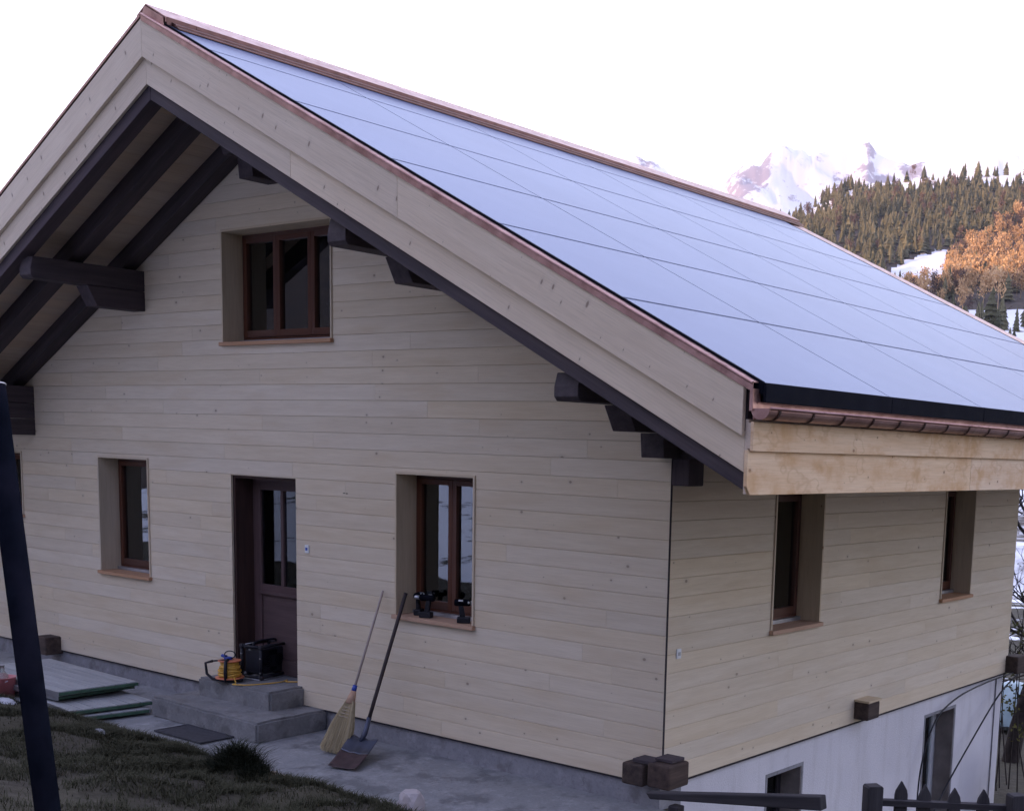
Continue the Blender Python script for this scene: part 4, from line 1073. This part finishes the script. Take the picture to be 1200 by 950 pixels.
def leafcloud(m_, c, s, n, size, rg, drop=0):
    for _ in range(n):
        while True:
            p = Vector((rg.uniform(-1, 1), rg.uniform(-1, 1), rg.uniform(-1, 1)))
            if p.length < 1: break
        p = Vector((p.x*s[0], p.y*s[1], p.z*s[2]))+Vector(c)
        a = Vector((rg.gauss(0, 1), rg.gauss(0, 1), rg.gauss(0, 1))).normalized()*size*rg.uniform(.5, 1.2); b = a.orthogonal().normalized()*size*.5
        m_.poly([p-a, p+b, p+a, p-b], [(0, 1, 2, 3)], (0, 0, 1), (0, 0, 0))
def bare_tree(loc, H, label, seedv, lean=(0, 0)):
    rg = random.Random(seedv); t = thing('bare_tree', loc, label, 'tree')
    tr = MB(); bn = MB(); lf = MB(); L = Vector(loc)
    def branch(p, d, ln, r, lev):
        pts = [p]; rr = [r]; q = p
        for k in range(5):
            d = (d+Vector((rg.gauss(0, .16), rg.gauss(0, .16), rg.gauss(.02, .1)))).normalized(); q = q+d*ln/5; pts.append(q); rr.append(r*(1-.13*(k+1)))
            if lev < 4 and k > 0:
                for _ in range(2 if lev > 0 else 2):
                    nd = (d+Vector((rg.gauss(0, .7), rg.gauss(0, .7), rg.gauss(.1, .4)))).normalized()
                    if rg.random() < .8: branch(q, nd, ln*rg.uniform(.45, .7), r*.45, lev+1)
        (tr if lev == 0 else bn).tube(pts, rr, 8 if lev < 2 else 4, cap=False)
        if lev >= 3 and rg.random() < .25: leafcloud(lf, q, (.12, .12, .12), 3, .03, rg)
    branch(L-Vector((0, 0, .3)), Vector((lean[0], lean[1], 1)), H, .16, 0)
    tr.build('trunk', 'bark', t, smooth_=True); bn.build('branches', 'bark', t); lf.build('leaves', 'shrub', t)
bare_tree((-1.66, 12.3, -2.3), 4.2, 'dark bare tree with crooked trunk just beyond the far house corner', 4, (.1, 0))
sb = thing('shrub', (-.75, 10.2, -2.2), 'leafy yellow green shrub behind the far beam end', 'shrub')
m_ = MB(); rg = random.Random(8)
for _ in range(14):
    b0 = Vector((-.75+rg.uniform(-.5, .5), 10.2+rg.uniform(-.4, .4), -2.3)); b1 = b0+Vector((rg.uniform(-.35, .35), rg.uniform(-.35, .35), rg.uniform(1.5, 2.9)))
    m_.tube(catmull([b0, (b0+b1)/2+Vector((rg.uniform(-.15, .15), rg.uniform(-.15, .15), 0)), b1], 4), [.012]*4+[.008]*5, 4, cap=False)
m_.build('stems', 'bark', sb)
m_ = MB()
for _ in range(60): leafcloud(m_, (-.75+rg.uniform(-.8, .8), 10.2+rg.uniform(-.7, .7), rg.uniform(-1.6, .55)), (.14, .14, .14), 12, .04, rg)
m_.build('leaves', 'shrub', sb)

# ------------------------------------------------------------------ trees on the hill
def conifer_verts(H, seedv, wid=.2):
    rg = random.Random(seedv); V = []; F = []
    T = 7
    for k in range(T):
        z0 = H*(.06+.9*k/T); z1 = min(H, z0+H*.30*(1-.35*k/T)); r = H*wid*(1-k/T)**.85*rg.uniform(.85, 1.15)+H*.012; n = 9; i = len(V)
        ox, oy = rg.gauss(0, .03)*H*.3, rg.gauss(0, .03)*H*.3
        V.append((ox*.3, oy*.3, z1))
        for j in range(n):
            a = 2*math.pi*(j+rg.uniform(-.25, .25))/n; q = r*(1.1 if j % 2 else .74)*rg.uniform(.8, 1.2)
            V.append((q*math.cos(a)+ox, q*math.sin(a)+oy, z0-H*.03*rg.uniform(0, 1.4)*(j % 2)))
        for j in range(n): F.append((i, i+1+j, i+1+(j+1) % n))
    return V, F
def decid_verts(H, seedv, n=230, w=.27):
    rg = random.Random(seedv); V = []; F = []
    lob = [(rg.uniform(-.5, .5)*w*H, rg.uniform(-.5, .5)*w*H, H*rg.uniform(.4, .85), H*rg.uniform(.12, .2)) for _ in range(6)]+[(0, 0, H*.55, H*.22), (0, 0, H*.82, H*.12)]
    for _ in range(n):
        cx, cy, cz, cr = rg.choice(lob)
        d = Vector((rg.gauss(0, 1), rg.gauss(0, 1), rg.gauss(0, 1))).normalized()*cr*rg.uniform(.3, 1.)
        p = Vector((cx, cy, cz))+Vector((d.x, d.y, d.z*1.25))
        a = Vector((rg.gauss(0, .5), rg.gauss(0, .5), 1)).normalized()*H*.045*rg.uniform(.5, 1.5); b = Vector((rg.gauss(0, 1), rg.gauss(0, 1), rg.gauss(0, .3))).normalized()*H*.022
        i = len(V); V += [tuple(p-a), tuple(p+b), tuple(p+a), tuple(p-b)]; F.append((i, i+1, i+2, i+3))
    for k in range(3):
        i = len(V); a = 2*math.pi*k/3; r = H*.012
        V += [(r*math.cos(a), r*math.sin(a), -1), (r*math.cos(a+2.1), r*math.sin(a+2.1), -1), (r*.4*math.cos(a+2.1), r*.4*math.sin(a+2.1), H*.8), (r*.4*math.cos(a), r*.4*math.sin(a), H*.8)]; F.append((i, i+1, i+2, i+3))
    return V, F
con = [conifer_verts(1., 30+i, .20+.028*(i % 4)) for i in range(8)]
dec = [decid_verts(1., 60+i) for i in range(6)]
def proto(VF, name, mat):
    me = bpy.data.meshes.new(name); me.from_pydata(VF[0], [], VF[1]); me.update(); me.materials.append(MAT[mat]); return me
pc = [proto(v, 'conifer', 'conifer') for v in con]; pg = [proto(v, 'golden_tree', 'golden') for v in dec]; pb = [proto(v, 'brown_tree', 'brownwood') for v in dec]
rg = random.Random(21); trees = []
def elv(x, y, z): return math.degrees(math.atan2(z-2.7, math.hypot(x-5.8, y+8)))
tries = 0
Etop = lambda yw: np.interp(yw, [21, 24.5, 26.5, 27.5, 28.5, 29.4, 31, 34, 60], [11.75, 11.75, 11.55, 11.5, 11.1, 10.6, 9.9, 9.0, 8])
while tries < 6200:
    tries += 1
    r = math.sqrt(rg.uniform(700**2, 2010**2)); yw = rg.uniform(11., 36.5)
    x = 5.8-r*math.sin(R(yw)); y = -8+r*math.cos(R(yw)); z = HF(x, y); el = elv(x, y, z)
    top = Etop(yw)
    # snowy clearing
    if 24.1 < yw < 26.8 and 6.9 < el < 8.75-.22*(yw-24.2)-.25*max(0, yw-25.3): continue
    if r < 1060:
        if rg.random() > .13: continue
    # snow line at the ridge
    if yw < 28 and el > top*.958:
        if rg.random() > .10: continue
    gold = 0
    if r > 1000 and yw < 26.3:
        lim = 7.25+(26.1-yw)*.56
        if el < lim: gold = .68 if el < lim-.4 else .3
        
    u = mn.noise(Vector((x, y, 0))*.012)
    if gold and u < -.2: gold *= .35
    kind = 'g' if rg.random() < gold else ('b' if rg.random() < (.04+.45*(gold > 0)) else 'c')
    H = rg.uniform(13, 21) if kind != 'c' else rg.uniform(11, 20)
    H *= 1.25+.35*mn.noise(Vector((x, y, 9))*.02)
    if kind == 'g': H *= 1.15
    trees.append((r, kind, x, y, z, H, yw, el))
# lone trees on the skyline snow and by the clearing
for (yw, off, H) in ((24.3, .04, 17), (23.75, .08, 20), (22.75, .10, 16), (22.35, .10, 16), (26.1, .02, 18), (25.4, .03, 14), (26.9, .0, 16), (25.0, .02, 12)):
    r = 1985; x = 5.8-r*math.sin(R(yw)); y = -8+r*math.cos(R(yw)); trees.append((0, 'c', x, y, HF(x, y), H, yw, 99))
for (yw, r, H) in ((26.15, 1210, 19), (25.9, 1195, 14), (25.65, 1215, 17), (24.1, 1225, 16), (21.9, 790, 17), (21.2, 760, 12), (25.5, 1190, 9)):
    x = 5.8-r*math.sin(R(yw)); y = -8+r*math.cos(R(yw)); trees.append((1, 'c', x, y, HF(x, y), H, yw, 98))
trees.sort(key=lambda t: t[0])
ncnt = {'c': 0, 'g': 0, 'b': 0}; rest = {'c': [], 'g': [], 'b': []}
LIMS = {'c': 110, 'g': 90, 'b': 40}
LAB = {'c': ('conifer', 'dark conifer on the lower wooded hillside in evening sun', 'tree', 'single conifers on the hillside'),
       'g': ('golden_tree', 'bare golden tree glowing in low sun at the foot of the wood', 'tree', 'golden trees at the foot of the wood'),
       'b': ('brown_tree', 'brown bare tree among the conifers of the hillside', 'tree', 'brown bare trees on the hillside')}
for t in trees:
    r, kd, x, y, z, H, yw, el = t
    if ncnt[kd] < LIMS[kd]:
        pm = {'c': pc, 'g': pg, 'b': pb}[kd]; o = bpy.data.objects.new(LAB[kd][0], pm[rg.randrange(len(pm))]); COL.objects.link(o)
        o.location = (x, y, z-.4); wd = rg.uniform(.85, 1.2); o.scale = (H*wd, H*wd, H); o.rotation_euler = (0, 0, rg.uniform(0, 6.28))
        if el == 99: tag(o, 'lone conifer standing on the bright snow of the skyline', 'tree', 'lone conifers on the skyline')
        elif el == 98: tag(o, 'dark conifer standing free on the snow of a clearing', 'tree', 'conifers standing free by the snow clearings')
        else: tag(o, LAB[kd][1], LAB[kd][2], LAB[kd][3])
        ncnt[kd] += 1
    else: rest[kd].append(t)
def merged(name, lst, protos, mat, label):
    V = []; F = []; n = 0; TN = []
    for (r, kd, x, y, z, H, yw, el) in lst:
        v, f = protos[rg.randrange(len(protos))]; a = rg.uniform(0, 6.28); ca, sa = math.cos(a)*H, math.sin(a)*H; wd = rg.uniform(.85, 1.25)
        v = np.array(v); q = np.empty_like(v); q[:, 0] = x+(v[:, 0]*ca-v[:, 1]*sa)*wd; q[:, 1] = y+(v[:, 0]*sa+v[:, 1]*ca)*wd; q[:, 2] = z-.4+v[:, 2]*H
        V.append(q); TN.append(np.full(len(v), rg.random()*.72)); F += [tuple(n+i for i in ff) for ff in f]; n += len(v)
    if not V: return
    me = bpy.data.meshes.new(name); me.from_pydata(np.concatenate(V).tolist(), [], F); me.update(); me.materials.append(MAT[mat]); at = me.attributes.new('tone', 'FLOAT', 'POINT'); at.data.foreach_set('value', np.concatenate(TN).astype(np.float32))
    tag_ = bpy.data.objects.new(name, me); COL.objects.link(tag_); tag(tag_, label, 'forest', kind='stuff')
merged('conifer_forest', rest['c'], con, 'conifer', 'dense conifer forest covering the hillside')
merged('golden_wood', rest['g'], dec, 'golden', 'bare golden wood lit by low sun on the lower hillside')
merged('brown_wood', rest['b'], dec, 'brownwood', 'brown bare trees mixed through the hillside forest')

# ------------------------------------------------------------------ light
sv = Vector((-math.sin(R(SUN_YAW))*math.cos(R(SUN_EL)), math.cos(R(SUN_YAW))*math.cos(R(SUN_EL)), math.sin(R(SUN_EL))))
ld = bpy.data.lights.new('sun', 'SUN'); ld.energy = 5.; ld.angle = R(.5); ld.color = (1., .60, .37)
lo_ = bpy.data.objects.new('sun', ld); COL.objects.link(lo_); lo_.rotation_euler = (-sv).to_track_quat('-Z', 'Y').to_euler(); lo_.location = (0, 0, 60)
w = bpy.data.worlds.new('World'); S.world = w; w.use_nodes = True; nt = w.node_tree; nt.nodes.clear()
N = nt.nodes.new; L = nt.links.new
sky = N('ShaderNodeTexSky'); sky.sky_type = 'NISHITA'; sky.sun_disc = False; sky.sun_elevation = R(SUN_EL); sky.sun_rotation = R(-SUN_YAW) % (2*math.pi); sky.altitude = 900
bg = N('ShaderNodeBackground'); bg.inputs[1].default_value = .12; L(sky.outputs[0], bg.inputs[0])
# pale veil added to the sky for its light, brighter low over the peaks
tc = N('ShaderNodeTexCoord'); sp = N('ShaderNodeSeparateXYZ'); L(tc.outputs['Generated'], sp.inputs[0])
ramp = N('ShaderNodeValToRGB'); L(sp.outputs[2], ramp.inputs[0])
ramp.color_ramp.elements[0].position = .0; ramp.color_ramp.elements[0].color = (.95, .84, .88, 1)
e_ = ramp.color_ramp.elements.new(.30); e_.color = (.86, .83, .93, 1)
e_ = ramp.color_ramp.elements.new(.55); e_.color = (.70, .72, .98, 1)
ramp.color_ramp.elements[-1].position = 1.; ramp.color_ramp.elements[-1].color = (.78, .82, 1.15, 1)
dt = N('ShaderNodeVectorMath'); dt.operation = 'DOT_PRODUCT'; L(tc.outputs['Generated'], dt.inputs[0]); dt.inputs[1].default_value = (-.5, .866, .15)
mr = N('ShaderNodeMapRange'); L(dt.outputs['Value'], mr.inputs[0]); mr.inputs[1].default_value = -.6; mr.inputs[2].default_value = .6; mr.inputs[3].default_value = .50; mr.inputs[4].default_value = 1.7
mt = N('ShaderNodeMapRange'); L(dt.outputs['Value'], mt.inputs[0]); mt.inputs[1].default_value = -.5; mt.inputs[2].default_value = .3
mc = N('ShaderNodeMix'); mc.data_type = 'RGBA'; L(mt.outputs[0], mc.inputs['Factor']); mc.inputs[6].default_value = (.80, .88, 1.22, 1); mc.inputs[7].default_value = (1, 1, 1, 1)
mu = N('ShaderNodeMix'); mu.data_type = 'RGBA'; mu.blend_type = 'MULTIPLY'; mu.inputs['Factor'].default_value = 1; L(ramp.outputs[0], mu.inputs[6]); L(mc.outputs[2], mu.inputs[7])
bg2 = N('ShaderNodeBackground'); L(mu.outputs[2], bg2.inputs[0]); L(mr.outputs[0], bg2.inputs[1])
ad = N('ShaderNodeAddShader'); L(bg.outputs[0], ad.inputs[0]); L(bg2.outputs[0], ad.inputs[1])
ow = N('ShaderNodeOutputWorld'); L(ad.outputs[0], ow.inputs[0])

# evening air between the house and the far hills
m = NT('haze_air'); m.t.nodes.remove(m.b); vp = m.n('ShaderNodeVolumePrincipled'); vp.inputs['Density'].default_value = .00005
vp.inputs['Color'].default_value = (.86, .86, .95, 1); vp.inputs['Anisotropy'].default_value = .2; m.t.links.new(vp.outputs[0], m.out.inputs['Volume'])
hz = MB(); hz.box((-9200, -3000, -80), (3600, 9400, 2600)); MAT['haze'] = m.m
tag(hz.build('haze', 'haze'), 'thin bluish evening air over the whole valley', 'haze', kind='stuff')
S.view_settings.view_transform = 'Standard'; S.view_settings.look = 'None'; S.view_settings.gamma = 1; S.view_settings.exposure = .38
S.cycles.max_bounces = 6; S.cycles.diffuse_bounces = 3; S.cycles.use_denoising = True
